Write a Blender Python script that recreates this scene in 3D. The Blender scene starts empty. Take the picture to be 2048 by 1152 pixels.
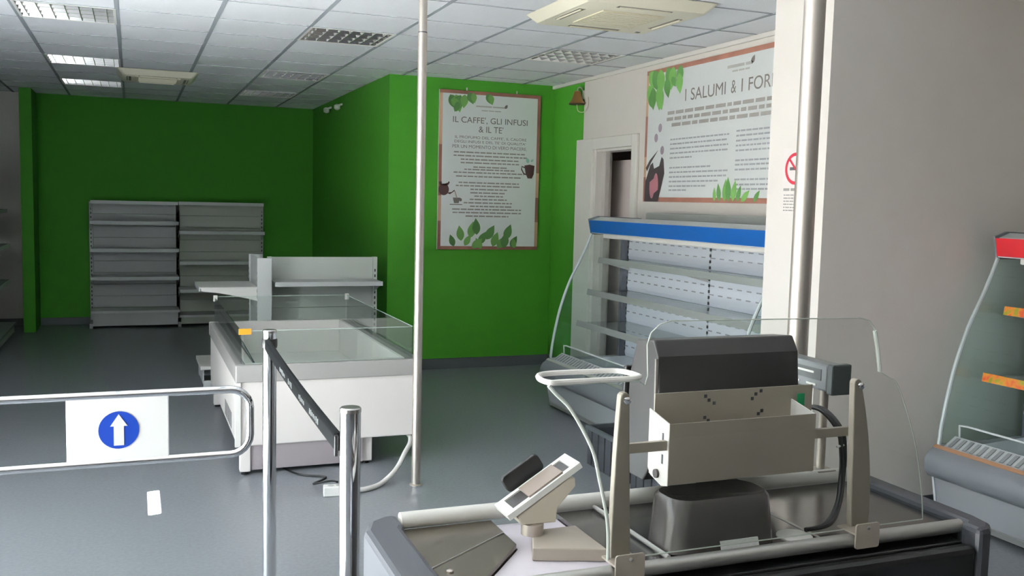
import bpy, bmesh, math, random
from mathutils import Vector, Matrix
random.seed(7)
R = math.radians
PI = math.pi
scene = bpy.context.scene
C = scene.collection

# ------------------------------------------------------------------ camera
H = 1.613
F_PX, YAW, PITCH, ROLL = 1895.4, 0.38154, 0.09014, 0.0245
fwd = Vector((math.sin(YAW) * math.cos(PITCH), math.cos(YAW) * math.cos(PITCH), -math.sin(PITCH)))
rgt = Vector((math.cos(YAW), -math.sin(YAW), 0))
upv = rgt.cross(fwd)
r2 = rgt * math.cos(ROLL) + upv * math.sin(ROLL)
u2 = -rgt * math.sin(ROLL) + upv * math.cos(ROLL)
cam_d = bpy.data.cameras.new('camera')
cam_d.sensor_width = 36.0
cam_d.lens = F_PX / 2048 * 36.0
cam_d.clip_start = 0.05
cam = bpy.data.objects.new('camera', cam_d)
cam.matrix_world = Matrix(((r2.x, u2.x, -fwd.x, 0), (r2.y, u2.y, -fwd.y, 0), (r2.z, u2.z, -fwd.z, H), (0, 0, 0, 1)))
C.objects.link(cam)
scene.camera = cam

# ------------------------------------------------------------------ light and exposure
scene.view_settings.view_transform = 'Standard'
scene.view_settings.look = 'None'
scene.view_settings.gamma = 1.0
scene.view_settings.use_curve_mapping = False
scene.view_settings.exposure = 0.15
world = bpy.data.worlds.new('daylight')
scene.world = world
world.use_nodes = True
wn = world.node_tree
wn.nodes.clear()
wo = wn.nodes.new('ShaderNodeOutputWorld')
wb = wn.nodes.new('ShaderNodeBackground')
tc = wn.nodes.new('ShaderNodeTexCoord')
sx = wn.nodes.new('ShaderNodeSeparateXYZ')
rp = wn.nodes.new('ShaderNodeValToRGB')
rp.color_ramp.elements[0].position = 0.49
rp.color_ramp.elements[0].color = (0.66, 0.61, 0.55, 1)      # sunlit street and pavement
rp.color_ramp.elements[1].position = 0.53
rp.color_ramp.elements[1].color = (0.80, 0.91, 1.0, 1)       # bright hazy sky
mp = wn.nodes.new('ShaderNodeMapRange')
mp.inputs['From Min'].default_value = -1
wn.links.new(tc.outputs['Generated'], sx.inputs[0])
wn.links.new(sx.outputs['Z'], mp.inputs['Value'])
wn.links.new(mp.outputs[0], rp.inputs[0])
wn.links.new(rp.outputs[0], wb.inputs['Color'])
wb.inputs['Strength'].default_value = 12.0
wn.links.new(wb.outputs[0], wo.inputs[0])

SUN_EL, SUN_AZ = R(30), R(15)
sun_dir = Vector((math.cos(SUN_EL) * math.cos(SUN_AZ), math.cos(SUN_EL) * math.sin(SUN_AZ), -math.sin(SUN_EL)))
sd = bpy.data.lights.new('sun', 'SUN')
sd.energy = 720.0
sd.angle = R(0.15)
sd.color = (1.0, 0.97, 0.94)
sun = bpy.data.objects.new('sun', sd)
sun.rotation_euler = sun_dir.to_track_quat('-Z', 'Y').to_euler()
sun.location = (-8, 0, 6)
C.objects.link(sun)

def portal(name, loc, normal, w, h):
    l = bpy.data.lights.new(name, 'AREA')
    l.shape = 'RECTANGLE'; l.size = w; l.size_y = h
    l.cycles.is_portal = True
    o = bpy.data.objects.new(name, l)
    o.location = loc
    o.rotation_euler = Vector(normal).to_track_quat('-Z', 'Z').to_euler()
    C.objects.link(o)
XL, YF = -4.0, -2.2          # unseen shop fronts: left side glazed, closed behind the camera
WIN_F = []          # front panes, x ranges
WIN_L = [(0.3, 1.8), (1.9, 3.3), (3.4, 5.2)]      # left panes, y ranges
for a, b in WIN_F:
    portal('portal_front', ((a + b) / 2, YF - 0.02, 1.2), (0, 1, 0), b - a, 2.2)
for a, b in WIN_L:
    portal('portal_left', (XL - 0.02, (a + b) / 2, 0.95), (1, 0, 0), b - a, 1.7)

# ------------------------------------------------------------------ materials
MATS = {}
def lin(c):
    return tuple((x / 12.92 if x <= 0.04045 else ((x + 0.055) / 1.055) ** 2.4) for x in c)
def mat(name, col, rough=0.5, metal=0.0, noise=0.0, nscale=30.0, bump=0.0, bscale=200.0, spec=0.5, srgb=True, nstretch=None, coat=0.0):
    if name in MATS: return MATS[name]
    m = bpy.data.materials.new(name); m.use_nodes = True
    nt = m.node_tree; b = nt.nodes['Principled BSDF']
    c = lin([x / 255 for x in col]) if srgb else col
    b.inputs['Base Color'].default_value = (*c, 1)
    b.inputs['Roughness'].default_value = rough
    b.inputs['Metallic'].default_value = metal
    b.inputs['Specular IOR Level'].default_value = spec
    b.inputs['Coat Weight'].default_value = coat
    t = nt.nodes.new('ShaderNodeTexCoord')
    vec = t.outputs['Object']
    if nstretch:
        mpn = nt.nodes.new('ShaderNodeMapping'); mpn.inputs['Scale'].default_value = nstretch
        nt.links.new(vec, mpn.inputs[0]); vec = mpn.outputs[0]
    if noise:
        n = nt.nodes.new('ShaderNodeTexNoise'); n.inputs['Scale'].default_value = nscale; n.inputs['Detail'].default_value = 4
        nt.links.new(vec, n.inputs['Vector'])
        r = nt.nodes.new('ShaderNodeValToRGB')
        r.color_ramp.elements[0].position = 0.3; r.color_ramp.elements[1].position = 0.7
        r.color_ramp.elements[0].color = (*[x * (1 - noise) for x in c], 1)
        r.color_ramp.elements[1].color = (*[min(1, x * (1 + noise)) for x in c], 1)
        nt.links.new(n.outputs['Fac'], r.inputs[0]); nt.links.new(r.outputs[0], b.inputs['Base Color'])
    if bump:
        n2 = nt.nodes.new('ShaderNodeTexNoise'); n2.inputs['Scale'].default_value = bscale; n2.inputs['Detail'].default_value = 3
        nt.links.new(vec, n2.inputs['Vector'])
        bp = nt.nodes.new('ShaderNodeBump'); bp.inputs['Strength'].default_value = bump; bp.inputs['Distance'].default_value = 0.002
        nt.links.new(n2.outputs['Fac'], bp.inputs['Height']); nt.links.new(bp.outputs[0], b.inputs['Normal'])
    MATS[name] = m
    return m
def glass(name, tint, refl=1.45, rough=0.0):
    if name in MATS: return MATS[name]
    m = bpy.data.materials.new(name); m.use_nodes = True
    nt = m.node_tree; nt.nodes.clear()
    o = nt.nodes.new('ShaderNodeOutputMaterial'); mx = nt.nodes.new('ShaderNodeMixShader')
    t = nt.nodes.new('ShaderNodeBsdfTransparent'); g = nt.nodes.new('ShaderNodeBsdfGlossy')
    lw = nt.nodes.new('ShaderNodeLayerWeight'); lw.inputs['Blend'].default_value = 0.5
    pw = nt.nodes.new('ShaderNodeMath'); pw.operation = 'POWER'; pw.inputs[1].default_value = 4.0
    f = nt.nodes.new('ShaderNodeMath'); f.operation = 'MULTIPLY_ADD'; f.inputs[1].default_value = 0.8; f.inputs[2].default_value = (refl - 1) ** 2 / (refl + 1) ** 2
    nt.links.new(lw.outputs['Facing'], pw.inputs[0]); nt.links.new(pw.outputs[0], f.inputs[0])
    t.inputs[0].default_value = (*tint, 1); g.inputs['Roughness'].default_value = rough
    nt.links.new(f.outputs[0], mx.inputs[0]); nt.links.new(t.outputs[0], mx.inputs[1]); nt.links.new(g.outputs[0], mx.inputs[2])
    nt.links.new(mx.outputs[0], o.inputs[0])
    MATS[name] = m
    return m
M_tile = mat('ceiling_tile', (242, 243, 247), 0.9, bump=0.25, bscale=350, noise=0.03, nscale=150)
M_runner = mat('ceiling_runner', (118, 122, 126), 0.7)
M_tee = mat('ceiling_tee', (136, 139, 142), 0.7)
M_white = mat('white_wall', (224, 218, 212), 0.85, noise=0.015, nscale=6, bump=0.08, bscale=120)
M_green = mat('green_wall', (49, 124, 6), 0.75, noise=0.03, nscale=8, bump=0.08, bscale=120)
M_skirt = mat('skirting', (72, 78, 80), 0.5)
M_wtrim = mat('white_trim', (228, 224, 218), 0.5)
M_floor = mat('vinyl_floor', (117, 121, 126), 0.32, noise=0.10, nscale=55, spec=0.45)
M_chrome = mat('chrome', (238, 238, 240), 0.07, 1.0)
M_steel = mat('brushed_steel', (196, 188, 180), 0.42, 0.9, noise=0.04, nscale=40, nstretch=(1, 1, 0.05))
M_plastic_w = mat('white_plastic', (232, 230, 226), 0.4)
M_plastic_c = mat('cream_plastic', (226, 220, 204), 0.45)
M_shelf = mat('grey_shelf_metal', (186, 188, 188), 0.45)
M_shelf_lt = mat('pale_shelf_metal', (206, 208, 206), 0.45)
M_slot = mat('dark_slot', (62, 64, 66), 0.7)
M_black = mat('black_plastic', (13, 13, 14), 0.4)
M_dark = mat('charcoal_plastic', (46, 44, 44), 0.36)
M_char = mat('charcoal_rubber', (58, 60, 66), 0.5)
M_belt = mat('black_webbing', (12, 14, 15), 0.55, bump=0.3, bscale=400, spec=0.06)
M_print = mat('grey_print', (134, 130, 126), 0.8)
M_ink = mat('dark_print', (92, 86, 82), 0.8)
M_alu = mat('aluminium', (205, 204, 200), 0.35, 0.85)
M_greym = mat('grey_powder_coat', (156, 147, 136), 0.45)  # darkened to paint shade on the tray front; brackets share it
M_wt = mat('steel_worktop', (120, 118, 116), 0.22, 0.9, noise=0.06, nscale=30, nstretch=(0.1, 2, 1))
M_plate = mat('steel_plate', (112, 106, 94), 0.25, 0.9)

# ------------------------------------------------------------------ mesh helpers
def bx(bm, x0, x1, y0, y1, z0, z1):
    v = [bm.verts.new(p) for p in ((x0, y0, z0), (x1, y0, z0), (x1, y1, z0), (x0, y1, z0), (x0, y0, z1), (x1, y0, z1), (x1, y1, z1), (x0, y1, z1))]
    for f in ((0, 3, 2, 1), (4, 5, 6, 7), (0, 1, 5, 4), (1, 2, 6, 5), (2, 3, 7, 6), (3, 0, 4, 7)):
        bm.faces.new([v[i] for i in f])
    return bm
def box(*a): return bx(bmesh.new(), *a)
def prism(poly, fn, a, b, bm=None):
    """poly: 2-D outline; fn(p, t) -> 3-D point; extruded from t=a to t=b"""
    bm = bm or bmesh.new()
    lo = [bm.verts.new(fn(p, a)) for p in poly]; hi = [bm.verts.new(fn(p, b)) for p in poly]
    n = len(poly)
    bm.faces.new(lo[::-1]); bm.faces.new(hi)
    for i in range(n):
        bm.faces.new((lo[i], lo[(i + 1) % n], hi[(i + 1) % n], hi[i]))
    bmesh.ops.recalc_face_normals(bm, faces=bm.faces[:])
    return bm
XZ = lambda p, t: (p[0], t, p[1])
YZ = lambda p, t: (t, p[0], p[1])
XY = lambda p, t: (p[0], p[1], t)
def tube(pts, r, seg=12, closed=False, bm=None, caps=True):
    bm = bm or bmesh.new()
    pts = [Vector(p) for p in pts]; n = len(pts); rings = []
    prev = None
    for i, p in enumerate(pts):
        a = pts[(i - 1) % n] if (closed or i > 0) else p
        b = pts[(i + 1) % n] if (closed or i < n - 1) else p
        t = (b - a).normalized()
        if prev is None:
            ref = Vector((0, 0, 1)) if abs(t.z) < 0.9 else Vector((1, 0, 0))
            u = t.cross(ref).normalized()
        else:
            u = (prev - t * prev.dot(t)).normalized()
        prev = u; w = t.cross(u)
        rr = r[i] if isinstance(r, (list, tuple)) else r
        rings.append([bm.verts.new(p + (u * math.cos(2 * PI * k / seg) + w * math.sin(2 * PI * k / seg)) * rr) for k in range(seg)])
    m = n if closed else n - 1
    for i in range(m):
        A, B = rings[i], rings[(i + 1) % n]
        for k in range(seg):
            bm.faces.new((A[k], A[(k + 1) % seg], B[(k + 1) % seg], B[k]))
    if caps and not closed:
        bm.faces.new(rings[0][::-1]); bm.faces.new(rings[-1])
    bmesh.ops.recalc_face_normals(bm, faces=bm.faces[:])
    return bm
def lathe(prof, cx, cy, seg=24, bm=None):
    """prof: (radius, z) list, closed at the ends"""
    bm = bm or bmesh.new(); rings = []
    for r, z in prof:
        rings.append([bm.verts.new((cx + r * math.cos(2 * PI * k / seg), cy + r * math.sin(2 * PI * k / seg), z)) for k in range(seg)])
    for A, B in zip(rings, rings[1:]):
        for k in range(seg):
            bm.faces.new((A[k], A[(k + 1) % seg], B[(k + 1) % seg], B[k]))
    bm.faces.new(rings[0][::-1]); bm.faces.new(rings[-1])
    bmesh.ops.recalc_face_normals(bm, faces=bm.faces[:])
    return bm
def smooth_pts(pts, n=6, closed=False):
    """Catmull-Rom through the points"""
    P = [Vector(p) for p in pts]; out = []
    m = len(P)
    rng = range(m) if closed else range(m - 1)
    for i in rng:
        p0 = P[(i - 1) % m] if (closed or i > 0) else P[i]
        p1 = P[i]; p2 = P[(i + 1) % m]
        p3 = P[(i + 2) % m] if (closed or i + 2 < m) else P[(i + 1) % m]
        for k in range(n):
            t = k / n
            out.append(0.5 * ((2 * p1) + (p2 - p0) * t + (2 * p0 - 5 * p1 + 4 * p2 - p3) * t * t + (3 * p1 - p0 - 3 * p2 + p3) * t ** 3))
    if not closed: out.append(P[-1])
    return out
def rrect(x0, x1, y0, y1, r, n=5):
    out = []
    for cx, cy, a in ((x1 - r, y1 - r, 0), (x0 + r, y1 - r, 90), (x0 + r, y0 + r, 180), (x1 - r, y0 + r, 270)):
        for k in range(n + 1):
            t = R(a + 90 * k / n); out.append((cx + r * math.cos(t), cy + r * math.sin(t)))
    return out
def obj(name, bm, m, parent=None, world=True, bevel=0.0, smooth=False, bseg=2):
    me = bpy.data.meshes.new(name)
    if parent is not None and world:
        lo = Vector(parent.get('_o', (0, 0, 0)))
        for v in bm.verts: v.co -= lo
    bm.to_mesh(me); bm.free()
    me.materials.append(m)
    if smooth:
        for p in me.polygons: p.use_smooth = True
    o = bpy.data.objects.new(name, me); C.objects.link(o)
    if parent is not None:
        o.parent = parent
        o['_o'] = parent.get('_o', (0, 0, 0))
    if bevel:
        b = o.modifiers.new('bevel', 'BEVEL'); b.width = bevel; b.segments = bseg; b.limit_method = 'ANGLE'; b.angle_limit = R(35)
    if smooth:
        try: me.set_sharp_from_angle(angle=R(40))
        except Exception: pass
    return o
def tag(o, label, cat, group=None):
    o['label'] = label; o['category'] = cat
    if group: o['group'] = group
    return o
def thing(name, label, cat, loc=(0, 0, 0), rotz=0, group=None):
    o = bpy.data.objects.new(name, None); C.objects.link(o)
    o.empty_display_size = 0.1
    o.location = loc; o.rotation_euler = (0, 0, rotz); o['_o'] = tuple(loc)
    return tag(o, label, cat, group)
def struct(name, bm, m, parent=None, **k):
    o = obj(name, bm, m, parent, **k)
    if parent is None: o['kind'] = 'structure'
    return o
def copy_tree(src, parent=None):
    c = src.copy(); C.objects.link(c)
    if parent is not None: c.parent = parent
    for ch in src.children: copy_tree(ch, c)
    return c
def instance(name, me_obj, parent, loc):
    o = bpy.data.objects.new(name, me_obj.data); C.objects.link(o); o.parent = parent; o.location = loc
    return o

# ------------------------------------------------------------------ room shell
CZ = 2.754
XR = 3.86
struct('floor', box(-4.2, 6.2, -2.4, 12.8, -0.1, 0.0), M_floor)
# walls
struct('wall_back', box(-1.1, 2.3, 12.6, 12.8, 0, 2.95), M_green)
struct('wall_back_left', box(-4.2, -1.1, 12.6, 12.8, 0, 2.95), M_white)
struct('wall_stub', box(-1.165, -1.04, 11.98, 12.6, 0, CZ), M_green)
struct('wall_middle', box(2.2, 4.1, 8.62, 12.6, 0, 2.95), M_green)
struct('wall_right_green', box(XR, XR + 0.15, 7.95, 8.62, 0, 2.95), M_green)
bm = box(XR, XR + 0.15, 7.70, 7.95, 0, 2.95)
bx(bm, XR, XR + 0.15, 6.98, 7.70, 2.10, 2.95); bx(bm, XR, XR + 0.15, 4.29, 6.98, 0, 2.95)
struct('wall_right', bm, M_white)
struct('wall_pier', box(3.2, 4.95, 3.833, 4.29, 0, 2.95), M_white)
struct('wall_right_front', box(4.78, 4.95, -2.4, 3.833, 0, 2.95), mat('grey_side_wall', (130, 128, 124), 0.85))  # unseen wall, greyed to cut the light it bounces back
# room behind the door
M_back = mat('store_room_wall', (226, 214, 212), 0.85)
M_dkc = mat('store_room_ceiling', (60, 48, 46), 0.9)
bm = box(5.1, 5.2, 6.2, 8.62, 0, 2.3); bx(bm, XR + 0.15, 5.1, 8.5, 8.6, 0, 2.3); bx(bm, XR + 0.15, 5.1, 6.2, 6.3, 0, 2.3)
struct('wall_store_room', bm, M_back)
struct('wall_partition', box(4.16, 4.2, 6.5, 8.3, 0, 2.02), M_back)
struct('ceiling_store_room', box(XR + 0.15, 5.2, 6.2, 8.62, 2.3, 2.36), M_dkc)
# front and left shop fronts
bm = box(-4.2, 4.95, YF - 0.15, YF, 2.3, 2.95); bx(bm, -4.2, 4.95, YF - 0.15, YF, 0, 0.1)
xs = [-4.2] + [v for w in WIN_F for v in w] + [4.95]
for i in range(0, len(xs), 2): bx(bm, xs[i], xs[i + 1], YF - 0.15, YF, 0.1, 2.3)
struct('wall_front', bm, mat('dark_unseen_front', (84, 84, 86), 0.7))  # unseen front, made dark to dim the faces turned towards it
# left: unseen thin transom, gap added so the sun casts the small floor patch
SL = (3.89, 4.29, 2.430, 2.462)
bm = box(XL - 0.01, XL, -2.4, SL[0], 1.8, 2.95); bx(bm, XL - 0.01, XL, SL[1], 12.8, 1.8, 2.95)
bx(bm, XL - 0.01, XL, SL[0], SL[1], 1.8, SL[2]); bx(bm, XL - 0.01, XL, SL[0], SL[1], SL[3], 2.95)
bx(bm, XL - 0.05, XL, -2.4, 12.8, 0, 0.1)
ys = [-2.4] + [v for w in WIN_L for v in w] + [12.8]
for i in range(0, len(ys), 2): bx(bm, XL - 0.05, XL, ys[i], ys[i + 1], 0.1, 1.8)
struct('wall_left', bm, M_white)
M_pane = glass('window_glass', (0.95, 0.97, 0.96))
for i, (a, b) in enumerate(WIN_F):
    struct('window_%d' % (i + 1), box(a, b, YF - 0.09, YF - 0.08, 0.1, 2.3), M_pane)
for i, (a, b) in enumerate(WIN_L):
    struct('window_%d' % (i + 1 + len(WIN_F)), box(XL - 0.035, XL - 0.025, a, b, 0.1, 1.8), M_pane)
struct('wall_left_return', box(-4.0, -1.9, 5.4, 5.5, 0, 2.95), mat('dull_left_wall', (122, 124, 126), 0.85))  # unseen wall, added to keep window light off the back of the shop
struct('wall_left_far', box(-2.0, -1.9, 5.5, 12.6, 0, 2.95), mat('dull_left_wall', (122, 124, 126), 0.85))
# skirting and trims
struct('baseboard_middle', box(2.188, XR, 8.608, 8.62, 0, 0.10), M_skirt)
struct('baseboard_side', box(2.188, 2.2, 8.62, 12.6, 0, 0.10), M_skirt)
struct('baseboard_back', box(-1.04, 2.188, 12.588, 12.6, 0, 0.09), M_skirt)
struct('baseboard_right', box(XR - 0.012, XR, 8.03, 8.608, 0, 0.10), M_skirt)
struct('baseboard_pier', box(3.188, 4.78, 3.821, 3.833, 0, 0.08), M_skirt)
struct('baseboard_back_left', box(-1.9, -1.165, 12.588, 12.6, 0, 0.09), M_skirt)
struct('trim_1', box(XR - 0.025, XR, 4.29, 8.62, CZ - 0.03, CZ), M_wtrim)
# door casing
dj = struct('door_1', box(XR - 0.005, XR + 0.155, 7.66, 7.70, 0, 2.10), M_wtrim)
def cas(*a): obj('casing', box(*a), M_wtrim, dj, bevel=0.006)
cas(XR - 0.03, XR - 0.001, 7.70, 8.03, 0, 2.20); cas(XR - 0.03, XR - 0.001, 6.89, 6.98, 0, 2.20); cas(XR - 0.03, XR - 0.001, 6.98, 7.70, 2.10, 2.20)
obj('jamb', box(XR, XR + 0.15, 6.981, 7.0, 0, 2.10), M_wtrim, dj)
obj('jamb', box(XR, XR + 0.15, 7.0, 7.66, 2.08, 2.10), M_wtrim, dj)
obj('door_stop', box(XR + 0.06, XR + 0.10, 7.60, 7.66, 0, 2.08), mat('grey_stop', (190, 184, 180), 0.6), dj)

# ------------------------------------------------------------------ suspended ceiling
ceil = struct('ceiling', box(-4.2, 6.2, -2.4, 12.8, CZ + 0.12, CZ + 0.2), M_white)
GX = [-0.679 + 0.6 * i for i in range(-2, 8)]; GX = [-1.9] + GX[1:] if GX[0] < -1.9 else [-1.9] + GX
GX = [x for x in GX if x < XR] + [XR]
GY = [5.938 + 0.6 * j for j in range(-8, 12)]
GY = GY + [12.6]
def tile_at(x, y):
    return (min(range(len(GX) - 1), key=lambda i: abs((GX[i] + GX[i + 1]) / 2 - x)), min(range(len(GY) - 1), key=lambda j: abs((GY[j] + GY[j + 1]) / 2 - y)))
LIGHTS = [(-0.679, 6.538), (-0.679, 8.938), (-0.679, 10.738), (1.121, 6.538), (1.121, 8.938), (1.121, 10.688), (2.921, 6.538)]
LIGHTS = [(x, round((y - 5.938) / 0.6) * 0.6 + 5.938) for x, y in LIGHTS]
ACS = [(2.321, 4.738), (-0.079, 9.538)]
taken = {tile_at(x + 0.3, y + 0.3) for x, y in LIGHTS + ACS}
proto = None
for i in range(len(GX) - 1):
    for j in range(len(GY) - 1):
        if (i, j) in taken: continue
        x0, x1, y0, y1 = GX[i], GX[i + 1], GY[j], GY[j + 1]
        if x0 >= 2.2 and y0 >= 8.62: continue
        if x0 >= 2.2 and y1 > 8.62: y1 = 8.62
        if y0 >= 8.6 and x1 > 2.2: x1 = 2.2
        if x1 - x0 < 0.05 or y1 - y0 < 0.02: continue
        full = abs(x1 - x0 - 0.6) < 0.01 and abs(y1 - y0 - 0.6) < 0.01
        cx, cy = (x0 + x1) / 2, (y0 + y1) / 2
        hx, hy = (x1 - x0) / 2 - 0.004, (y1 - y0) / 2 - 0.004
        if full and proto:
            instance('ceiling_tile', proto, ceil, (cx, cy, 0)); continue
        o = obj('ceiling_tile', box(-hx, hx, -hy, hy, CZ + 0.003, CZ + 0.02), M_tile, ceil, world=False)
        o.location = (cx, cy, 0)
        if full: proto = o
for x in GX[1:-1]:
    obj('main_runner', box(x - 0.013, x + 0.013, GY[0], 8.62 if x > 2.2 else 12.6, CZ - 0.001, CZ + 0.03), M_runner, ceil)
for y in GY[:-1]:
    obj('cross_tee', box(-1.9, XR if y < 8.6 else 2.2, y - 0.007, y + 0.007, CZ - 0.0005, CZ + 0.028), M_tee, ceil)
obj('plaster_margin', box(-4.0, 6.2, -2.2, GY[0], CZ, CZ + 0.05), M_white, ceil)
obj('plaster_margin', box(-4.0, -1.9, GY[0], 5.4, CZ, CZ + 0.05), M_white, ceil)
obj('plaster_margin', box(XR + 0.001, 4.95, GY[0], 4.0, CZ, CZ + 0.05), M_white, ceil)

# recessed louvre lights
M_mir = mat('mirror_louvre', (225, 222, 218), 0.16, 1.0)
M_tubeoff = mat('unlit_tube', (235, 235, 235), 0.4)
lt = thing('ceiling_light', 'square louvred ceiling light, unlit', 'ceiling light', (0, 0, CZ), 0, 'recessed louvred ceiling lights')
obj('housing', bx(bx(bx(bx(box(-0.29, 0.29, -0.29, 0.29, 0.09, 0.10), -0.292, -0.285, -0.29, 0.29, 0, 0.09), 0.285, 0.292, -0.29, 0.29, 0, 0.09), -0.285, 0.285, -0.292, -0.285, 0, 0.09), -0.285, 0.285, 0.285, 0.292, 0, 0.09), mat('light_housing', (120, 118, 116), 0.5), lt, world=False)
bm = bx(bx(bx(box(-0.294, 0.294, -0.294, -0.278, -0.003, 0.003), -0.294, 0.294, 0.278, 0.294, -0.003, 0.003), -0.294, -0.278, -0.278, 0.278, -0.003, 0.003), 0.278, 0.294, -0.278, 0.278, -0.003, 0.003)
obj('frame', bm, M_plastic_w, lt, world=False)
for k in range(7):                                     # cross blades, V section
    x = -0.24 + 0.08 * k
    obj('louvre_blade', prism([(x - 0.002, 0.0), (x + 0.002, 0.0), (x + 0.009, 0.045), (x - 0.009, 0.045)], XZ, -0.277, 0.277), M_mir, lt, world=False)
for k in range(5):                                     # long parabolic reflectors
    y = -0.277 + 0.1385 * k
    obj('reflector', prism([(y - 0.003, 0.0), (y + 0.003, 0.0), (y + 0.012, 0.03), (y + 0.03, 0.055), (y - 0.03, 0.055), (y - 0.012, 0.03)] if 0 < k < 4 else
        ([(y, 0), (y + 0.004, 0), (y + 0.014, 0.03), (y + 0.034, 0.055), (y, 0.055)] if k == 0 else [(y - 0.004, 0), (y, 0), (y, 0.055), (y - 0.034, 0.055), (y - 0.014, 0.03)]), YZ, -0.277, 0.277), M_mir, lt, world=False)
for k in range(4):
    y = -0.208 + 0.1385 * k
    obj('fluorescent_tube', tube([(-0.27, y, 0.07), (0.27, y, 0.07)], 0.013, 8), M_tubeoff, lt, world=False, smooth=True)
LLAB = ['unlit louvred ceiling light two tiles before the small cream air conditioner',
        'unlit louvred ceiling light touching the corner of the small cream air conditioner',
        'unlit louvred ceiling light nearest the green stub wall, beyond the small cream air conditioner',
        'unlit louvred ceiling light in the middle row, farthest from the two wall sensors',
        'middle unlit louvred ceiling light of the row leading to the two white wall sensors',
        'unlit louvred ceiling light closest to the two white wall sensors',
        'unlit louvred ceiling light between the large air conditioner and the coffee poster']
for i, (x, y) in enumerate(LIGHTS):
    o = lt if i == 0 else copy_tree(lt)
    o.location = (x + 0.3, y + 0.3, CZ); o['label'] = LLAB[i]

# ceiling cassette air conditioners
M_cream = mat('cream_enamel', (226, 220, 200), 0.4)
def cassette(x, y, s, label):
    t = thing('air_conditioner', label, 'air conditioner', (x, y, CZ), 0, 'ceiling cassette air conditioners')
    pts = lambda h, r: rrect(-h, h, -h, h, r)
    bm = bmesh.new()
    lo = [bm.verts.new((px, py, -0.055)) for px, py in pts(s - 0.05, 0.03)]; hi = [bm.verts.new((px, py, -0.002)) for px, py in pts(s, 0.03)]
    n = len(lo)
    bm.faces.new(lo[::-1]); bm.faces.new(hi)
    for k in range(n): bm.faces.new((lo[k], lo[(k + 1) % n], hi[(k + 1) % n], hi[k]))
    bmesh.ops.recalc_face_normals(bm, faces=bm.faces[:])
    obj('panel', bm, M_cream, t, world=False, smooth=True)
    obj('body', box(-0.28, 0.28, -0.28, 0.28, -0.001, 0.1), M_cream, t, world=False)
    g = obj('intake_grille', box(-0.2, 0.2, -0.2, 0.2, -0.062, -0.0545), mat('cream_grille', (214, 206, 180), 0.5), t, world=False, bevel=0.004)
    for k in range(9):
        yy = -0.16 + 0.04 * k
        obj('grille_slat', box(-0.17, 0.17, yy - 0.004, yy + 0.004, -0.065, -0.061), M_cream, g, world=False)
    for a in range(4):
        bm = box(-0.17, 0.17, -s + 0.085, -s + 0.125, -0.0565, -0.054)
        bmesh.ops.rotate(bm, cent=(0, 0, 0), matrix=Matrix.Rotation(a * PI / 2, 3, 'Z'), verts=bm.verts[:])
        sl = obj('air_slot', bm, mat('slot_shadow', (96, 92, 80), 0.8), t, world=False)
        bm = box(-0.16, 0.16, -s + 0.095, -s + 0.103, -0.063, -0.056)
        bmesh.ops.rotate(bm, cent=(0, 0, 0), matrix=Matrix.Rotation(a * PI / 2, 3, 'Z'), verts=bm.verts[:])
        obj('air_vane', bm, M_cream, sl, world=False)
    obj('status_light', box(s - 0.13, s - 0.10, s - 0.12, s - 0.09, -0.057, -0.054), M_slot, t, world=False)
cassette(2.66, 5.06, 0.42, 'large square cream air conditioner in the ceiling before the poster wall')
cassette(0.235, 9.86, 0.36, 'small cream air conditioner in the ceiling between louvred lights, towards the back shelves')

# ------------------------------------------------------------------ steel poles
def pole(x, y, r, label):
    t = thing('support_pole', label, 'pole', (x, y, 0), 0)
    obj('lower_tube', lathe([(r, 0.006), (r, 2.52)], x, y, 20), M_steel, t, smooth=True)
    obj('upper_tube', lathe([(r * 0.93, 2.522), (r * 0.93, CZ - 0.0015)], x, y, 20), M_steel, t, smooth=True)
    obj('joint_ring', lathe([(r * 0.97, 2.517), (r * 0.97, 2.526)], x, y, 20), M_slot, t, smooth=True)
    obj('base_plate', lathe([(r * 1.5, 0.0), (r * 1.5, 0.004), (r * 1.1, 0.008)], x, y, 20), M_steel, t, smooth=True)
pole(1.479, 5.085, 0.025, 'slim steel pole standing at the front corner of the white chest freezer')
pole(1.972, 2.45, 0.033, 'steel pole rising behind the checkout beside the no smoking sign')

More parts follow.
